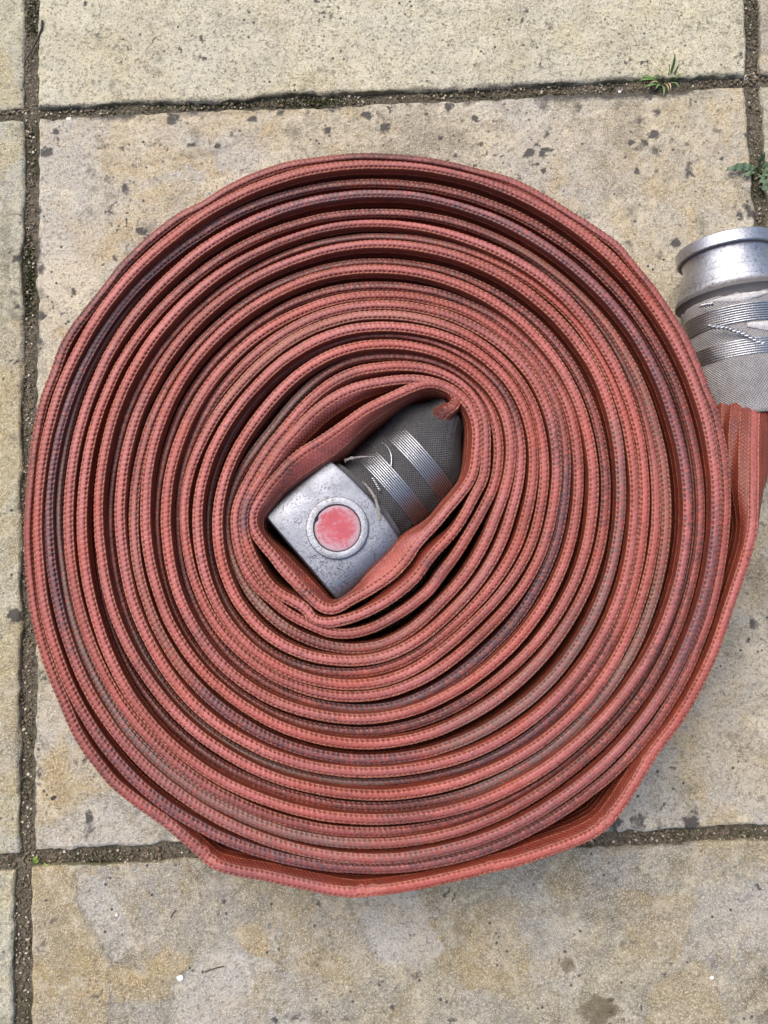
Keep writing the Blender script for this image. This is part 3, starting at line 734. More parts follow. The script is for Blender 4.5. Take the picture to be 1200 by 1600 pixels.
LEAN = [(22, 190, 215, .007), (22, 215, 250, .0115), (22, 250, 268, .007), (21, 215, 262, .0075), (22, 126, 152, .006), (22, 25, 80, .0105), (21, 25, 70, .006), (22, -40, 10, .003), (20, 230, 262, .005), (0, 45, 62, .003), (0, 96, 108, .003)]
lean_b = np.zeros(len(s_b))
for k_, d0_, d1_, am_ in LEAN:
    c0_, c1_ = 360 * k_ + d0_, 360 * k_ + d1_; ed_ = 22.0
    lean_b = np.maximum(lean_b, am_ * np.clip((T_b - c0_ + ed_) / ed_, 0, 1) * np.clip((c1_ + ed_ - T_b) / ed_, 0, 1))
lean_b = smooth(lean_b, 25)
def place(V, idx):
    V = V.copy(); dp = np.clip((z_b[idx][:, None] - V[..., 2] - 0.0012) / 0.012, 0, 1)
    V[..., 0] -= lean_b[idx][:, None] * np.sin(dp * PI / 2) ** 1.0
    q = np.empty_like(V)
    q[..., 0] = x_b[idx][:, None] + nx[idx][:, None] * V[..., 0]
    q[..., 1] = y_b[idx][:, None] + ny[idx][:, None] * V[..., 0]
    q[..., 2] = V[..., 2]
    return q
Vc = place(V, idx)
# --- walls, coarser along the length
idw = np.arange(0, len(s_b), 5)
aw = [0.0068]
for j in range(1, 10):
    c0 = RID / 2 + RID * j
    aw += [c0 - .0022, c0 - .0008, c0 - .00035, c0, c0 + .00035, c0 + .0008, c0 + .0022]
aw += [.080, .092, .104, .112]
aw = np.array(aw)
walls = []
for side in (-1, 1):
    Vw, Nw = sections(idw, side * aw)
    dw = 0.00042 * ridge(aw)[None, :] + 0.00012 * vnoise(s_b[idw][:, None] + 0 * aw, aw[None, :] + 0 * s_b[idw][:, None], 90, 8, 2)
    dw = dw - 0.00035 * (aw < 0.0069)[None, :]
    pl_ = np.clip((np.minimum(o_b, i_b)[idw] - 0.006) / 0.012, 0, 1)[:, None]      # pleats where the hose gathers into the sleeve
    dw = dw + pl_ * 0.0009 * (np.sin(aw[None, :] / 0.0115 * 2 * PI + 6 * vnoise(s_b[idw][:, None] + 0 * aw, aw[None, :] * 0 + side, 12, 4, 2)) - 0.3)
    Vw[..., 0] += Nw[..., 0] * dw; Vw[..., 2] += Nw[..., 1] * dw
    walls.append((side, place(Vw, idw)))
# --- grime along the length, from the photo (turn, from degree, to degree, strength)
STAIN = {
 'purple': [(3, 165, 232, 1.0), (3, 232, 262, .6), (2, 96, 138, .8), (2, 60, 96, .55), (5, 255, 352, .85), (9, 49, 66, 1.0), (9, 66, 96, .6), (15, -12, 96, .95), (11, 84, 132, .85), (2, 362, 384, .8), (1, 100, 128, .45), (3, 34, 84, .55), (10, 160, 215, .3), (22, 180, 187, .9), (8, 246, 262, .55),
            (22, 28, 36, .6), (21, 34, 40, .6), (4, 70, 100, .4), (20, 0, 20, .4), (3, 320, 360, .4), (1, 290, 352, .35), (6, 0, 0, 0), (18, 96, 118, .4), (5, 345, 372, .6)],
 'grey':   [(4, 96, 222, 1.0), (11, 14, 66, 1.0), (11, -18, 14, .7), (9, 92, 150, .9), (20, 214, 246, .95), (12, 26, 66, .6), (9, 262, 285, .7), (7, 18, 66, .8), (20, 138, 160, .7), (3, 78, 128, .55), (5, 262, 300, .5), (19, 20, 44, .45), (11, 120, 150, .3), (18, 150, 215, .55), (13, 150, 205, .35), (14, 200, 236, .3)],
 'tan':    [(16, 224, 288, 1.0), (6, 300, 388, .8), (20, 130, 170, .8), (11, 140, 180, .7), (17, 230, 250, .3), (8, 165, 205, .4), (4, 40, 100, .4), (9, 285, 300, .5), (19, 70, 100, .5), (20, 60, 100, .6), (3, 340, 362, .4)],
}
def stains(Tv, zo_amount, arcs):
    res = {}
    for nm, lst in STAIN.items():
        a = np.zeros(len(Tv))
        for k, d0, d1, st in lst:
            c0, c1 = 360 * (k - 1) + d0, 360 * (k - 1) + d1
            ed = 16.0
            a = np.maximum(a, st * np.clip((Tv - c0 + ed) / ed, 0, 1) * np.clip((c1 + ed - Tv) / ed, 0, 1))
        res[nm] = a
    g = 0.72 * np.clip(-(zo_amount) / 0.006, 0, 1) + 0.8 * np.clip(vnoise(Tv / 60, 0 * Tv + 2, 2.2, 50, 3) + 0.02, 0, 1)  # sunk turns darker: their dirt, and shade put into the colour
    res['grime_shade'] = np.clip(g, 0, 1)
    return res
def finish(groups):
    vs, fs, uvs, at = [], [], [], {k: [] for k in ('purple', 'grey', 'tan', 'grime_shade', 'wear_dent_shade', 'tintv')}
    base = 0
    for Vv, ii, arcs, flip in groups:
        n, m = Vv.shape[:2]
        f = grid_faces(n, m, off=base)
        if flip: f = f[:, ::-1]
        vs.append(Vv.reshape(-1, 3)); fs.append(f); base += n * m
        uvs.append(np.stack([np.repeat(s_b[ii], m), np.tile(arcs, n)], -1))
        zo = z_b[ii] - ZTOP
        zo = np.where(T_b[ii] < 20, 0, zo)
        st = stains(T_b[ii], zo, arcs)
        for k in ('purple', 'grey', 'tan', 'grime_shade'):
            fade = np.clip(1.5 - np.abs(arcs) / 0.007, 0.12, 1) if k != 'grime_shade' else np.clip(1.6 - np.abs(arcs) / 0.008, 0.25, 1)
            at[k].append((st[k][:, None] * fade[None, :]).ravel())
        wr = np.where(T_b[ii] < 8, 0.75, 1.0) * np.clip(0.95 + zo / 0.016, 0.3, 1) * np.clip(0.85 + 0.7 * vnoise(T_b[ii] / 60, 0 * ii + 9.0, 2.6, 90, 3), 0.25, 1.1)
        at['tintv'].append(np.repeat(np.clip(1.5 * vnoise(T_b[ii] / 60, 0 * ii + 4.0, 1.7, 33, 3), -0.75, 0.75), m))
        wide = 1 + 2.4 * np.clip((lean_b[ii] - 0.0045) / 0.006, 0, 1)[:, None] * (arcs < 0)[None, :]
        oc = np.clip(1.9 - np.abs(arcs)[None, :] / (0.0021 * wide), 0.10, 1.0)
        wv_ = wr[:, None] * oc
        if len(ii) == len(s_b): wv_ = wv_ * (1 - 0.8 * dent_shade)  # pale wear held back in the dents: shade put into the colour
        at['wear_dent_shade'].append(wv_.ravel())
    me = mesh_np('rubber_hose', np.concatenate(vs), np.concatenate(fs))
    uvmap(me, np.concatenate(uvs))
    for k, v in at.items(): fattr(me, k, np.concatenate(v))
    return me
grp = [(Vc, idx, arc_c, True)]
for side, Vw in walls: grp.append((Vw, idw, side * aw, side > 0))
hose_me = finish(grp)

root = empty('fire_hose', (0, 0, 0))
tag(root, 'red rubber fire hose rolled into a flat coil on stone paving, couplings at both ends', 'fire hose')
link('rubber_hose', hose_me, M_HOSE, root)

# ------------------------------------------------------------------ coupling parts
def basis(A):
    A = np.array([A[0], A[1], 0.0]); A /= np.linalg.norm(A)
    return A, np.array([A[1], -A[0], 0.0]), np.array([0, 0, 1.0])
def tube_rings(secs, n=96, seed=1, wrinkle=0.0003):
    """secs: list of (centre xyz, axis dir, half width, half height); elliptical rings"""
    V = []; UV = []; L = 0; last = None
    th = np.linspace(0, 2 * PI, n, endpoint=False)
    for c, A, a, b in secs:
        c = np.array(c); A, N, U = basis(A)
        if last is not None: L += np.linalg.norm(c - last)
        last = c
        rr = 1 + wrinkle / a * vnoise(np.cos(th) * 3 + L * 30, np.sin(th) * 3, 1.5, seed, 3)
        V.append(c + np.outer(np.cos(th) * a * rr, N) + np.outer(np.sin(th) * b * rr, U))
        UV.append(np.stack([th * max(a, b), np.full(n, L)], -1))
    return np.array(V), np.array(UV)
def tube_mesh(name, secs, n=96, seed=1, wrinkle=0.0003, close=False):
    V, UV = tube_rings(secs, n, seed, wrinkle); k = len(secs)
    f = grid_faces(k, n, True)
    me = mesh_np(name, V.reshape(-1, 3), f); uvmap(me, UV.reshape(-1, 2)); return me
def lathe(name, origin, A, prof, n=96, grime_shade=None):
    """prof: (distance along axis, radius[, grime])"""
    A, N, U = basis(A); th = np.linspace(0, 2 * PI, n, endpoint=False); V = []; G = []
    for q in prof:
        V.append(np.array(origin) + A * q[0] + np.outer(np.cos(th) * q[1], N) + np.outer(np.sin(th) * q[1], U))
        G.append(np.full(n, q[2] if len(q) > 2 else 0.0))
    V = np.array(V); me = mesh_np(name, V.reshape(-1, 3), grid_faces(len(prof), n, True)); fattr(me, 'grime_shade', np.concatenate(G)); return me
def crisp(o, deg=28):
    o.data.set_sharp_from_angle(angle=R(deg)); return o
def wire_band(name, origin, A, dist, radius, turns, wr, parent, flat=None):
    """turns of round wire laid side by side; radius may be a function of the angle"""
    A, N, U = basis(A); n = 110; m = 8
    V = []; Fs = []
    for t in range(turns):
        th = np.linspace(0, 2 * PI, n, endpoint=False); ps = np.linspace(0, 2 * PI, m, endpoint=False)
        d = dist + (t - (turns - 1) / 2) * wr * 2.6 + 0.00010 * np.sin(th * 2 + 0.3 * t)
        rr = radius + 0.00010 * rng.standard_normal()
        ra = rr + wr * np.cos(ps)[None, :] + 0 * th[:, None]
        ax = d[:, None] + wr * np.sin(ps)[None, :]
        P = np.array(origin) + ax[..., None] * A + (ra * np.cos(th)[:, None])[..., None] * N + (ra * np.sin(th)[:, None])[..., None] * U
        f = grid_faces(n, m, True); f2 = np.stack([(n - 1) * m + np.arange(m), (n - 1) * m + (np.arange(m) + 1) % m, (np.arange(m) + 1) % m, np.arange(m)], -1)
        Fs.append(np.concatenate([f, f2]) + len(V) * n * m); V.append(P.reshape(-1, 3))
    return link(name, mesh_np(name, np.concatenate(V), np.concatenate(Fs)), M_WIRE, parent)
def tube_along(name, P, r, m, parent, k=8, taper=False):
    P = np.array(P, float); n = len(P); V = []
    T = np.gradient(P, axis=0); T /= np.linalg.norm(T, axis=1)[:, None]
    for i in range(n):
        a = np.cross(T[i], (0.3, 0.2, 1)); a /= np.linalg.norm(a); b = np.cross(T[i], a)
        th = np.linspace(0, 2 * PI, k, endpoint=False); rr = r * ((1 - 0.7 * i / n) if taper else 1)
        V.append(P[i] + rr * (np.outer(np.cos(th), a) + np.outer(np.sin(th), b)))
    return mesh_np(name, np.array(V).reshape(-1, 3), grid_faces(n, k, True))
def twist(name, p0, p1, bulge, r, pitch, parent, sag=0.0):
    """two strands twisted together from p0 to p1"""
    p0, p1 = np.array(p0), np.array(p1); L = np.linalg.norm(p1 - p0); n = max(24, int(L / pitch * 14)); t = np.linspace(0, 1, n)
    D = (p1 - p0) / L; a = np.cross(D, (0, 0, 1.0)); a /= np.linalg.norm(a); b = np.cross(a, D)
    mes = []
    for ph in (0, PI):
        w = 2 * PI * t * L / pitch + ph
        P = p0 + np.outer(t, p1 - p0) + np.outer(np.cos(w) * r * 1.0, a) + np.outer(np.sin(w) * r * 1.0, b) + np.outer(np.sin(PI * t) * bulge, (0, 0, 1.0)) + np.outer(np.sin(2 * PI * t) * sag, a)
        mes.append(tube_along(name, P, r, M_WIRE, parent))
    bm = bmesh.new()
    for me in mes: bm.from_mesh(me); bpy.data.meshes.remove(me)
    me = bpy.data.meshes.new(name); bm.to_mesh(me); bm.free()
    return link(name, me, M_WIRE, parent)

# ---- the coupling in the middle of the coil
AX = np.array([0.754, 0.657])                       # pointing at the hose
A3, N3, U3 = basis(AX)
pf = unproj(570, 783, 0.098)                         # middle of the inner end of the face
ZC = 0.055
org = np.array([pf[0], pf[1], ZC])
SC = (HC - 0.098) / F / CT
blen, bhalf, btop = 131 * SC, 97 * SC, 0.098 - ZC
def block():
    # body: rounded-square drum, its face toward the camera nearly flat; rim bows out at the hose end
    n = 120; th = np.linspace(0, 2 * PI, n, endpoint=False)
    e = 0.30
    cN = np.sign(np.cos(th)) * np.abs(np.cos(th)) ** e * bhalf; cU = np.sign(np.sin(th)) * np.abs(np.sin(th)) ** e * btop
    crown = 0.0012 * (1 - np.clip(np.abs(cN) / bhalf, 0, 1) ** 2) * (np.sin(th) > 0)
    bow = 0.0045 * np.clip(1 - (cN / bhalf) ** 2, 0, 1)
    prof = [(-blen - .0005, .80, 0, 0.5), (-blen - .0012, .95, 0, .4), (-blen, .992, 0, .2), (-blen + .0018, 1.0, 0, 0), (-blen * .75, 1, 0, 0), (-blen * .5, 1, 0, 0), (-blen * .25, 1, .3, 0), (-.003, 1.0, 1, .1), (-.0008, .988, 1, .5), (.0, .95, 1, .9), (.0002, .86, 1, 1.0), (.004, .84, 1, 1.0)]
    V = []; G = []
    for d, k, bw, g in prof:
        V.append(org + np.outer(d + bow * bw, A3) + np.outer(cN * k, N3) + np.outer((cU + crown) * k, U3))
        # dark hose's reflection painted on the shoulder facing the lower right
        G.append(np.clip(g + 0.45 * np.clip((cN / bhalf - 0.45) * 2.2, 0, 1) * (np.sin(th) > 0), 0, 1))
    # hollow mouth
    for d, k in ((-blen + .004, .74), (-blen + .03, .70)):
        V.append(org + np.outer(np.full(n, d), A3) + np.outer(np.cos(th) * bhalf * k, N3) + np.outer(np.sin(th) * btop * k, U3)); G.append(np.full(n, 0.9))
    order = [len(V) - 1, len(V) - 2] + list(range(len(V) - 2))
    V = np.array(V)[order]; G = np.array(G)[order]
    me = mesh_np('coupling', V.reshape(-1, 3), grid_faces(len(V), n, True)); fattr(me, 'grime_shade', G.ravel())
    return crisp(link('coupling', me, M_ALU, root))
cp = block()
tag(cp, 'aluminium coupling with a red button, in the middle of the coil')
zf = 0.098 + 0.0012 + 0.0013
bc = unproj(527, 825, zf)
def annulus(name, c, prof, m, parent, n=72, edge=None, notch=None):
    th = np.linspace(0, 2 * PI, n, endpoint=False); V = []; E = []
    for q in prof:
        r = np.full(n, q[0])
        if notch: r = r - notch[2] * np.exp(-((((th - notch[0] + PI) % (2 * PI)) - PI) / notch[1]) ** 2) * (q[0] > notch[3])
        V.append(np.stack([c[0] + r * np.cos(th), c[1] + r * np.sin(th), np.full(n, c[2] + q[1])], -1)); E.append(np.full(n, q[2] if len(q) > 2 else 0))
    me = mesh_np(name, np.array(V).reshape(-1, 3), grid_faces(len(prof), n, True))
    fattr(me, 'grime_shade' if edge is None else 'edge', np.concatenate(E))
    return crisp(link(name, me, m, parent))
rs = SC
annulus('button_ring', bc, [(48.8 * rs, -.0035, .9), (48.8 * rs, .0002, .8), (47.8 * rs, .0007, .3), (46.5 * rs, .0009, 0), (40 * rs, .0009, 0), (37.8 * rs, .0008, .1), (37.0 * rs, .0003, .5), (36.6 * rs, -.0035, 1.0)], M_RING, cp)  # third value draws the shaded line round the ring in colour
annulus('release_button', bc, [(35.8 * rs, -.004, 1), (35.8 * rs, -.0011, 1), (34.8 * rs, -.0008, 1), (33 * rs, -.0007, .9), (26 * rs, -.0006, .3), (15 * rs, -.0005, 0), (5 * rs, -.0005, 0), (0.05 * rs, -.0005, 0)], M_BTN, cp, edge=True, notch=(R(157), 0.10, 4.5 * rs, 30 * rs))
annulus('button_gap_shade', bc, [(38.5 * rs, -.00105, 1), (33 * rs, -.00105, 1)], M_DARK, cp)  # near-black sheet laid in the gap, standing in for its shade
# canvas sleeve, round over the coupling tail and pinched where the hose folds away
def sleeve_secs():
    e = unproj(706, 641, 0.098)
    secs = []
    for t in np.linspace(0, 1, 34):
        d = 0.004 + t * 0.0885
        off = -0.0100 * max(0, (t - 0.40) / 0.60) ** 1.4
        c = org + A3 * d + N3 * off
        k = max(0, (t - 0.70) / 0.30); k = k * k * (3 - 2 * k)
        a = 0.0392 * (1 - k) + 0.0190 * k; b = 0.0388 * (1 - k) + 0.0445 * k
        secs.append((c - U3 * (ZC - 0.0545), AX, a, b))
    return secs
ss = sleeve_secs()
def sleeve_mesh(secs, seed, fray0=0.0012, fray1=0.0006, n=128):
    V, UV = tube_rings(secs, n, seed, 0.0010); th = np.linspace(0, 2 * PI, n, endpoint=False)
    A, N, U = basis(secs[0][1])
    V[0] += np.outer(fray0 * vnoise(th * 1.0, th * 0, 9, seed, 3), A); V[-1] += np.outer(fray1 * vnoise(th, th * 0, 9, seed + 2, 3), A)
    # folded hems: turn the rims inwards so that the cloth has a thickness
    def hem(ring, nextr, d):
        c = ring.mean(0); inn = ring + (c - ring) * 0.028; return inn
    h0 = hem(V[0], V[1], 1); h1 = hem(V[-1], V[-2], -1)
    d0 = h0 + (V[1] - V[0]) * 3; d1 = h1 + (V[-2] - V[-1]) * 3
    V = np.concatenate([[d0], [h0], V, [h1], [d1]]); UV = np.concatenate([[UV[0]], [UV[0]], UV, [UV[-1]], [UV[-1]]])
    me = mesh_np('canvas_sleeve', V.reshape(-1, 3), grid_faces(len(V), n, True)); uvmap(me, UV.reshape(-1, 2)); return me
slv = link('canvas_sleeve', sleeve_mesh(ss, 5), M_SLV_D, root)
tag(slv, 'dark sooty canvas sleeve bound with wire')
so = org + U3 * (0.0545 - ZC)
WR = 0.00062
wire_band('binding_wire', so, AX, 53 * SC, 0.0392, 9, WR, slv)
wire_band('binding_wire', so, AX, 111 * SC, 0.0392, 9, WR, slv)
def on_sleeve(o, A, d, ang, rad):
    A, N, U = basis(A); return o + A * d + N * rad * math.cos(ang) + U * rad * math.sin(ang)
twist('wire_twist', on_sleeve(so, AX, 34 * SC, R(104), .0402), on_sleeve(so, AX, 29 * SC, R(88), .0402), .0006, WR * 1.0, .0036, slv)
tw = [on_sleeve(so, AX, d * SC, R(a), .0400) for d, a in ((68, 100), (74, 104), (83, 109), (88, 118), (84, 130))]
P = np.array([tw[0] * (1 - t) ** 4 + 4 * tw[1] * t * (1 - t) ** 3 + 6 * tw[2] * t * t * (1 - t) ** 2 + 4 * tw[3] * t ** 3 * (1 - t) + tw[4] * t ** 4 for t in np.linspace(0, 1, 30)])
link('wire_tail', tube_along('wire_tail', P + np.array([0, 0, .0004]), WR, M_WIRE, slv), M_WIRE, slv)
def strip(name, line, w, m, parent, h=0.0006, seed=0):
    """torn ribbon following a line of 3-D points"""
    Pn = np.array(line); n = len(Pn); T = np.gradient(Pn, axis=0); T /= np.linalg.norm(T, axis=1)[:, None]
    Sd = np.cross(T, (0, 0, 1.0)); Sd /= np.linalg.norm(Sd, axis=1)[:, None]
    ww = np.array(w) if np.ndim(w) else np.full(n, w)
    V = []
    for k, z in ((-1, -h), (-.6, h), (.6, h * 1.3), (1, -h)):
        jt = 1 + 0.25 * rng.standard_normal(n)
        V.append(Pn + Sd * (ww * k * jt)[:, None] + np.array([0, 0, 1.0]) * z)
    V = np.array(V).transpose(1, 0, 2)
    return link(name, mesh_np(name, V.reshape(-1, 3), grid_faces(n, 4)[:, ::-1]), m, parent)
def qbez(a, b, c, n=16):
    a, b, c = map(np.array, (a, b, c)); return [a * (1 - t) ** 2 + 2 * b * t * (1 - t) + c * t * t for t in np.linspace(0, 1, n)]
f0, f1, f2 = unproj(566, 752, .0955), unproj(590, 772, .0985), unproj(594, 812, .0995)
strip('frayed_lining', qbez(f0, f1, f2), np.linspace(.0006, .0017, 16), M_TAPE, slv)
g0, g1, g2 = unproj(538, 720, .088), unproj(558, 712, .096), unproj(583, 714, .0965)
strip('frayed_lining', qbez(g0, g1, g2), np.linspace(.0013, .0005, 16), M_TAPE, slv)

# ---- the coupling at the outer end
ZA = 0.0450                                          # height of the axis over the slab
AX2 = np.array([-0.088, 0.9961]); A4, N4, U4 = basis(AX2)
pl = unproj(1166, 353, ZA + .038)
o2 = np.array([pl[0], pl[1], ZA])                    # lip plane, axis point
YM = (HC - 0.085) / F                                # metres per photo pixel along the crown of the coupling
dpx = lambda y: (y - 353) * YM * 1.02
prof = [(-.002, .024, .9), (.0, .0290, .7), (.0, .0350, .2), (-.0004, .0372, .1), (-.0012, .0380, 0), (-dpx(367), .0380, 0), (-dpx(373), .0380, 0), (-dpx(374.2), .0374, .4), (-dpx(375), .0346, .9), (-dpx(380), .0338, .15), (-dpx(390), .0337, 0), (-dpx(400), .0344, 0), (-dpx(407.5), .0356, .05), (-dpx(409), .0356, .6), (-dpx(411), .0376, 0),
        (-dpx(420), .0383, 0), (-dpx(427), .0389, .1), (-dpx(429), .0389, .6), (-dpx(431), .0412, 0), (-dpx(438), .0416, .5), (-dpx(444), .0430, .8), (-dpx(449), .0432, .95), (-dpx(452), .0415, 1), (-dpx(456), .0400, 1), (-dpx(464), .0390, 1), (-dpx(480), .037, 1)]
cp2 = crisp(link('coupling', lathe('coupling', o2, AX2, prof), M_ALU2, root), 24)
tag(cp2, 'silver ribbed coupling at the outer end of the hose')
secs = []
d0, d1 = dpx(459), dpx(652)
for t in np.linspace(0, 1, 30):
    d = d0 + (d1 - d0) * t; k = max(0, (t - 0.60) / 0.40); k = k * k * (3 - 2 * k)
    a = 0.0395 - 0.0040 * k - 0.0015 * t
    c = o2 - A4 * d; c[2] = ZA - 0.001 * k
    secs.append((c, -AX2, a, a))
slv2 = link('canvas_sleeve', sleeve_mesh(secs, 15, .0007, .0003), M_SLV_L, root)
tag(slv2, 'light grey canvas sleeve bound with wire')
q2 = o2.copy()
wire_band('binding_wire', q2, AX2, -dpx(493), 0.0396, 8, .00070, slv2)
wire_band('binding_wire', q2, AX2, -dpx(548), 0.0389, 7, .00070, slv2)
def px_on(px_, py_, z): return unproj(px_, py_, z)
twist('wire_twist', px_on(1094, 479, .0725), px_on(1113, 475, .081), .0008, .0008, .0042, slv2)
twist('wire_twist', px_on(1106, 508, .078), px_on(1145, 516, .0848), .0004, .0008, .0060, slv2, .0006)
twist('wire_twist', px_on(1145, 516, .0848), px_on(1194, 536, .0835), .0006, .0008, .0068, slv2, -.0006)

def wrap_patch(name, o, A, rad, pts, m, parent):
    """torn cloth lying on a round sleeve; pts: (angle deg, from px row, to px row)"""
    A, N, U = basis(A); V = []; n = 8
    for ang, y0, y1 in pts:
        a = R(ang)
        for j in range(n):
            u = j / (n - 1); lift = 0.0007 * math.sin(PI * u) + 0.0004 * (rng.random() - .3)
            jag = 1.2 * (rng.random() - .5) if j in (0, n - 1) else 0
            V.append(o - A * dpx(y0 + (y1 - y0) * u + jag) + (N * math.cos(a) + U * math.sin(a)) * (rad + (lift if 0 < j < n - 1 else -.0002)))
    return link(name, mesh_np(name, np.array(V), grid_faces(len(pts), n)), m, parent)
M_FLAP = mat_plain('torn_pale_canvas', (0.52, 0.50, 0.49), 0.9, 0.18, 500)
wrap_patch('torn_wrap', q2, AX2, 0.0396, [(a_, 511, 514 + 22 * (t_ ** 0.6)) for t_, a_ in zip(np.linspace(0.05, 1, 26), np.linspace(104, 40, 26))], M_FLAP, slv2)
wrap_patch('torn_wrap', q2, AX2, 0.0397, [(a_, 462, 464 + 10 * math.sin(PI * t_)) for t_, a_ in zip(np.linspace(0, 1, 20), np.linspace(140, 70, 20))], M_FLAP, slv2)

# ------------------------------------------------------------------ small plants and loose bits
def blade(name, base, tip, sag, w, m, parent, n=9):
    base, tip = np.array(base), np.array(tip); t = np.linspace(0, 1, n)
    P = base + np.outer(t, tip - base) + np.outer(np.sin(PI * t) * sag, (0, 0, 1.0))
    D = tip - base; sd_ = np.cross(D, (0, 0, 1.0)); sd_ /= np.linalg.norm(sd_) + 1e-9
    ww = w * (1 - t ** 2.2) * (0.55 + 0.45 * np.minimum(1, t * 4))
    V = np.stack([P - sd_ * ww[:, None], P - np.array([0, 0, 1.0]) * (ww * .5)[:, None], P + sd_ * ww[:, None]], 1)
    return link(name, mesh_np(name, V.reshape(-1, 3), grid_faces(n, 3)), m, parent)
c0 = unproj(1041, 128, -0.004)
gt = empty('grass_tuft', c0)
tag(gt, 'small tuft of green grass growing in the joint at the top right', 'grass tuft')
def rel(p): return np.array(p) - c0
BL = [(1046, 122, 1055, 82, .03, 2.2, 0), (1043, 124, 1044, 100, .02, 1.6, 0), (1050, 124, 1060, 101, .018, 1.5, 0), (1050, 128, 1069, 115, .012, 1.5, 0), (1045, 126, 1052, 92, .022, 1.3, 0),
      (1032, 128, 998, 126, .012, 2.6, 0), (1030, 132, 996, 118, .014, 2.0, 0), (1034, 134, 1003, 137, .008, 2.2, 0), (1034, 134, 1036, 152, .006, 1.8, 0), (1028, 132, 1024, 140, .006, 1.8, 0), (1040, 130, 1048, 141, .006, 1.2, 1),
      (1036, 120, 1014, 124, .01, 1.5, 0), (1038, 124, 1022, 108, .016, 1.1, 0), (1045, 130, 1062, 138, .008, 1.2, 0), (1036, 131, 1045, 145, .004, 1.0, 1), (1048, 127, 1058, 122, .01, 1.3, 0), (1040, 124, 1030, 112, .014, .9, 1), (1031, 133, 1013, 130, .006, 1.2, 1)]
for x0, y0, x1, y1, zt, w, dry in BL:
    b = blade('blade', rel(unproj(x0, y0, -.005)), rel(unproj(x1, y1, zt * .55)), .004, w * .00068, M_STRAW if dry else M_GRASS, gt)
def lobed_leaf(name, base, tip, width, lobes, m, parent, lift=0.004, seed=0):
    base, tip = np.array(base), np.array(tip); D = tip - base; L = np.linalg.norm(D); D /= L
    sd_ = np.cross(D, (0, 0, 1.0)); sd_ /= np.linalg.norm(sd_); n = 26; t = np.linspace(0, 1, n)
    ww = width * np.clip(np.sin(PI * np.clip(t * .93 + .05, 0, 1)) ** .7, .06, 1) * (1 - 0.42 * (0.5 + 0.5 * np.cos(2 * PI * t * lobes)))
    rows = []
    for k in (-1, -.55, 0, .55, 1):
        z = lift * np.sin(PI * t) - abs(k) * 0.0012 + 0.0013 * np.sin(2 * PI * t * lobes + k * 2) * abs(k)
        rows.append(base + np.outer(t * L, D) + np.outer(ww * k, sd_) + np.outer(z + (0.0006 if k == 0 else 0) * -1, (0, 0, 1.0)))
    V = np.array(rows).transpose(1, 0, 2)
    return link(name, mesh_np(name, V.reshape(-1, 3), grid_faces(n, 5)), m, parent)
c1 = unproj(1192, 268, -.004)
wd = empty('weed', c1)
tag(wd, 'dark green lobed weed growing in the joint above the outer coupling', 'weed')
for (x0, y0, x1, y1, w, lb, z) in ((1182, 262, 1136, 264, 9.5, 4, .006), (1190, 268, 1230, 262, 9, 4, .008), (1188, 272, 1196, 300, 8.5, 3, .005), (1186, 256, 1194, 238, 5, 2, .008), (1192, 270, 1216, 292, 8, 3, .007), (1180, 268, 1162, 276, 5.5, 2, .004), (1190, 262, 1222, 243, 6, 3, .008)):
    lobed_leaf('leaf', np.array(unproj(x0, y0, -.003)) - c1, np.array(unproj(x1, y1, z)) - c1, w * .0005, lb, M_WEED, wd)
for (x0, y0) in ((1184, 263), (1190, 270)):
    P = [np.array(unproj(1187, 268, -.007)) - c1, np.array(unproj(x0, y0, -.002)) - c1]; P = [P[0] * (1 - t) + P[1] * t for t in np.linspace(0, 1, 5)]
    link('stem', tube_along('stem', P, .0008, M_WEED, wd, 6), M_WEED, wd)
c2 = unproj(55, 1347, -.004)
sp = empty('sprout', c2)
tag(sp, 'tiny bright green sprout in the joint at the bottom left corner', 'sprout')
for (x0, y0, x1, y1, w, z) in ((52, 1349, 58, 1338, 3.6, .004), (51, 1349, 47, 1347, 2.2, .003), (54, 1350, 60, 1345, 2.4, .003)):
    lobed_leaf('leaf', np.array(unproj(x0, y0, -.004)) - c2, np.array(unproj(x1, y1, z)) - c2, w * .0006, 1, M_SPROUT, sp, .001)
blade('blade', np.array(unproj(68, 1346, -.005)) - c2, np.array(unproj(81, 1352, .001)) - c2, .003, .0006, M_SPROUT, sp)

def pebble(px_, py_, rx, ry, rot, m, label, z=None, group=None):
    bm = bmesh.new(); bmesh.ops.create_icosphere(bm, subdivisions=2, radius=1)
    zz = 0.0 if z is None else z
    sd_ = rng.uniform(0, 50)
    for v in bm.verts:
        q = 1 + 0.38 * mnoise.noise(v.co * 1.6 + Vector((sd_, 0, 0)))
        v.co = Vector((v.co.x * rx * q, v.co.y * ry * q, v.co.z * min(rx, ry) * 0.5 * q)) * (HC / F)
    me = bpy.data.meshes.new('pebble'); bm.to_mesh(me); bm.free()
    o = link('pebble', me, m); p = unproj(px_, py_, zz); o.location = (p[0], p[1], zz + min(rx, ry) * .45 * HC / F); o.rotation_euler.z = rot
    return tag(o, label, 'pebble', 'loose pebbles on the paving')
pebble(282, 1527, 5.5, 5, .3, M_PEBW, 'white chip on the bottom slab below the coil, the largest loose chip')
pebble(41, 691, 5.2, 3.0, .2, M_PEBW, 'white oval pebble in the left joint beside the coil', -.006)
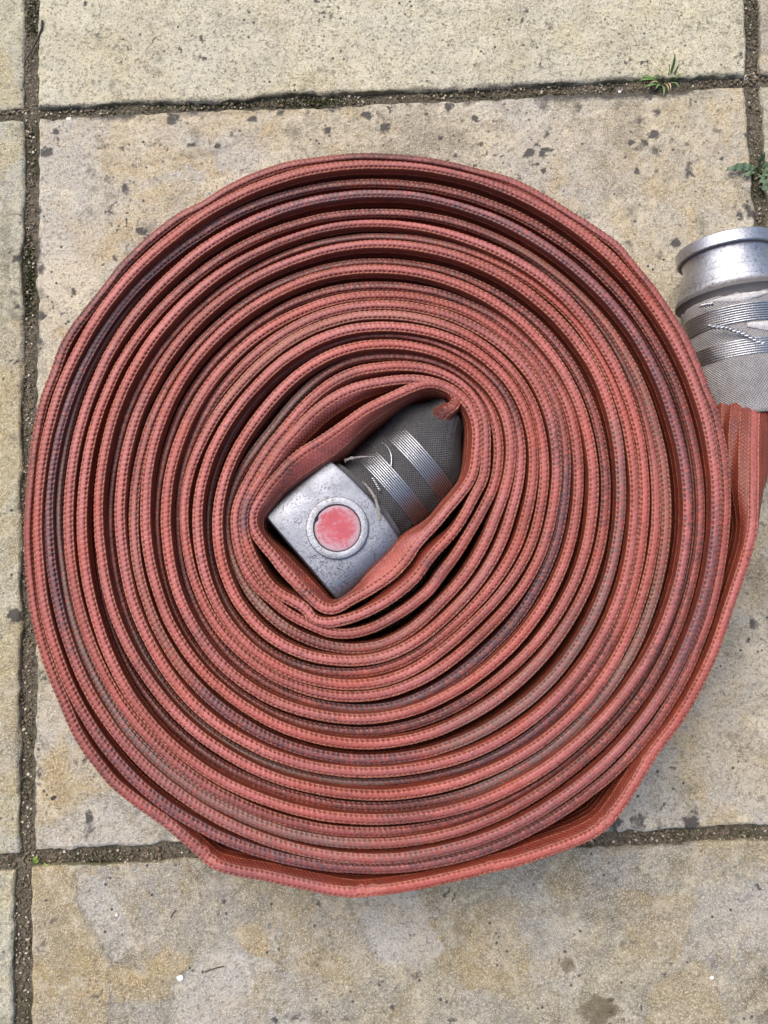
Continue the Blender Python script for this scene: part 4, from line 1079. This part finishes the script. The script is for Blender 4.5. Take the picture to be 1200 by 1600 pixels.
pebble(1164.5, 122, 4.2, 5.5, -.4, M_PEB, 'cream pebble at the crossing of the joints, top right', -.006)
pebble(1176, 112, 3, 4.6, -.3, M_PEB, 'thin cream pebble in the right joint just above the crossing', -.006)
pebble(1177, 74, 2.6, 2.2, 0, M_PEBW, 'small white pebble in the right joint at the top edge', -.006)
pebble(1040, 1459, 2.8, 2.6, 0, M_PEBW, 'small white chip on the grey bottom slab, right of the brown leaf stains')
pebble(1112, 1527, 3.2, 3.0, .5, M_PEBW, 'white chip on the rim of the olive patch, bottom right')
pebble(183, 1429, 2.7, 2.9, .5, M_PEB, 'cream chip on the bottom slab near the lower left corner')
pebble(968, 144, 3.0, 2.6, .5, M_PEBW, 'small white pebble left of the grass tuft', -.005)
pebble(108, 187, 5, 3.4, .2, M_PEB, 'cream chip at the upper left corner of the middle slab')
pebble(237, 1398, 2.4, 1.5, 1.0, M_TWIG, 'dark seed lying on the bottom slab at the left')
pebble(84, 1246, 5.0, 3.2, .5, M_TWIG, 'brown crumb on the middle slab left of the coil')
pebble(43, 1333, 2.6, 2.8, .5, M_PEBW, 'white crumb at the crossing of the joints, bottom left', -.006)
pebble(42, 1279, 3.0, 2.6, .5, M_PEBW, 'white crumb in the left joint just above the bottom left crossing', -.006)
P = [unproj(a, b, z) for a, b, z in ((66, 32, .003), (65, 45, .0022), (60, 58, .0008), (52, 74, -.001), (45, 86, .0004), (39, 96, .002), (37, 106, .0012))]
tw_ = link('twig', tube_along('twig', P, .0011, M_TWIG, None, 7, True), M_TWIG)
tag(tw_, 'thin dark twig lying across the left joint near the top', 'twig')
for i, (a, b, c_, d_, lab) in enumerate(((320, 1519, 350, 1510, 'fine dark stalk on the bottom slab under the coil'), (266, 1434, 275, 1422, 'short dark stalk on the bottom slab near its left end'))):
    P = [np.array(unproj(a, b, .0012)) * (1 - t) + np.array(unproj(c_, d_, .0012)) * t + np.array([0, .0006 * math.sin(PI * t), 0]) for t in np.linspace(0, 1, 8)]
    tag(link('stalk', tube_along('stalk', P, .00045, M_TWIG, None, 5), M_TWIG), lab, 'stalk')
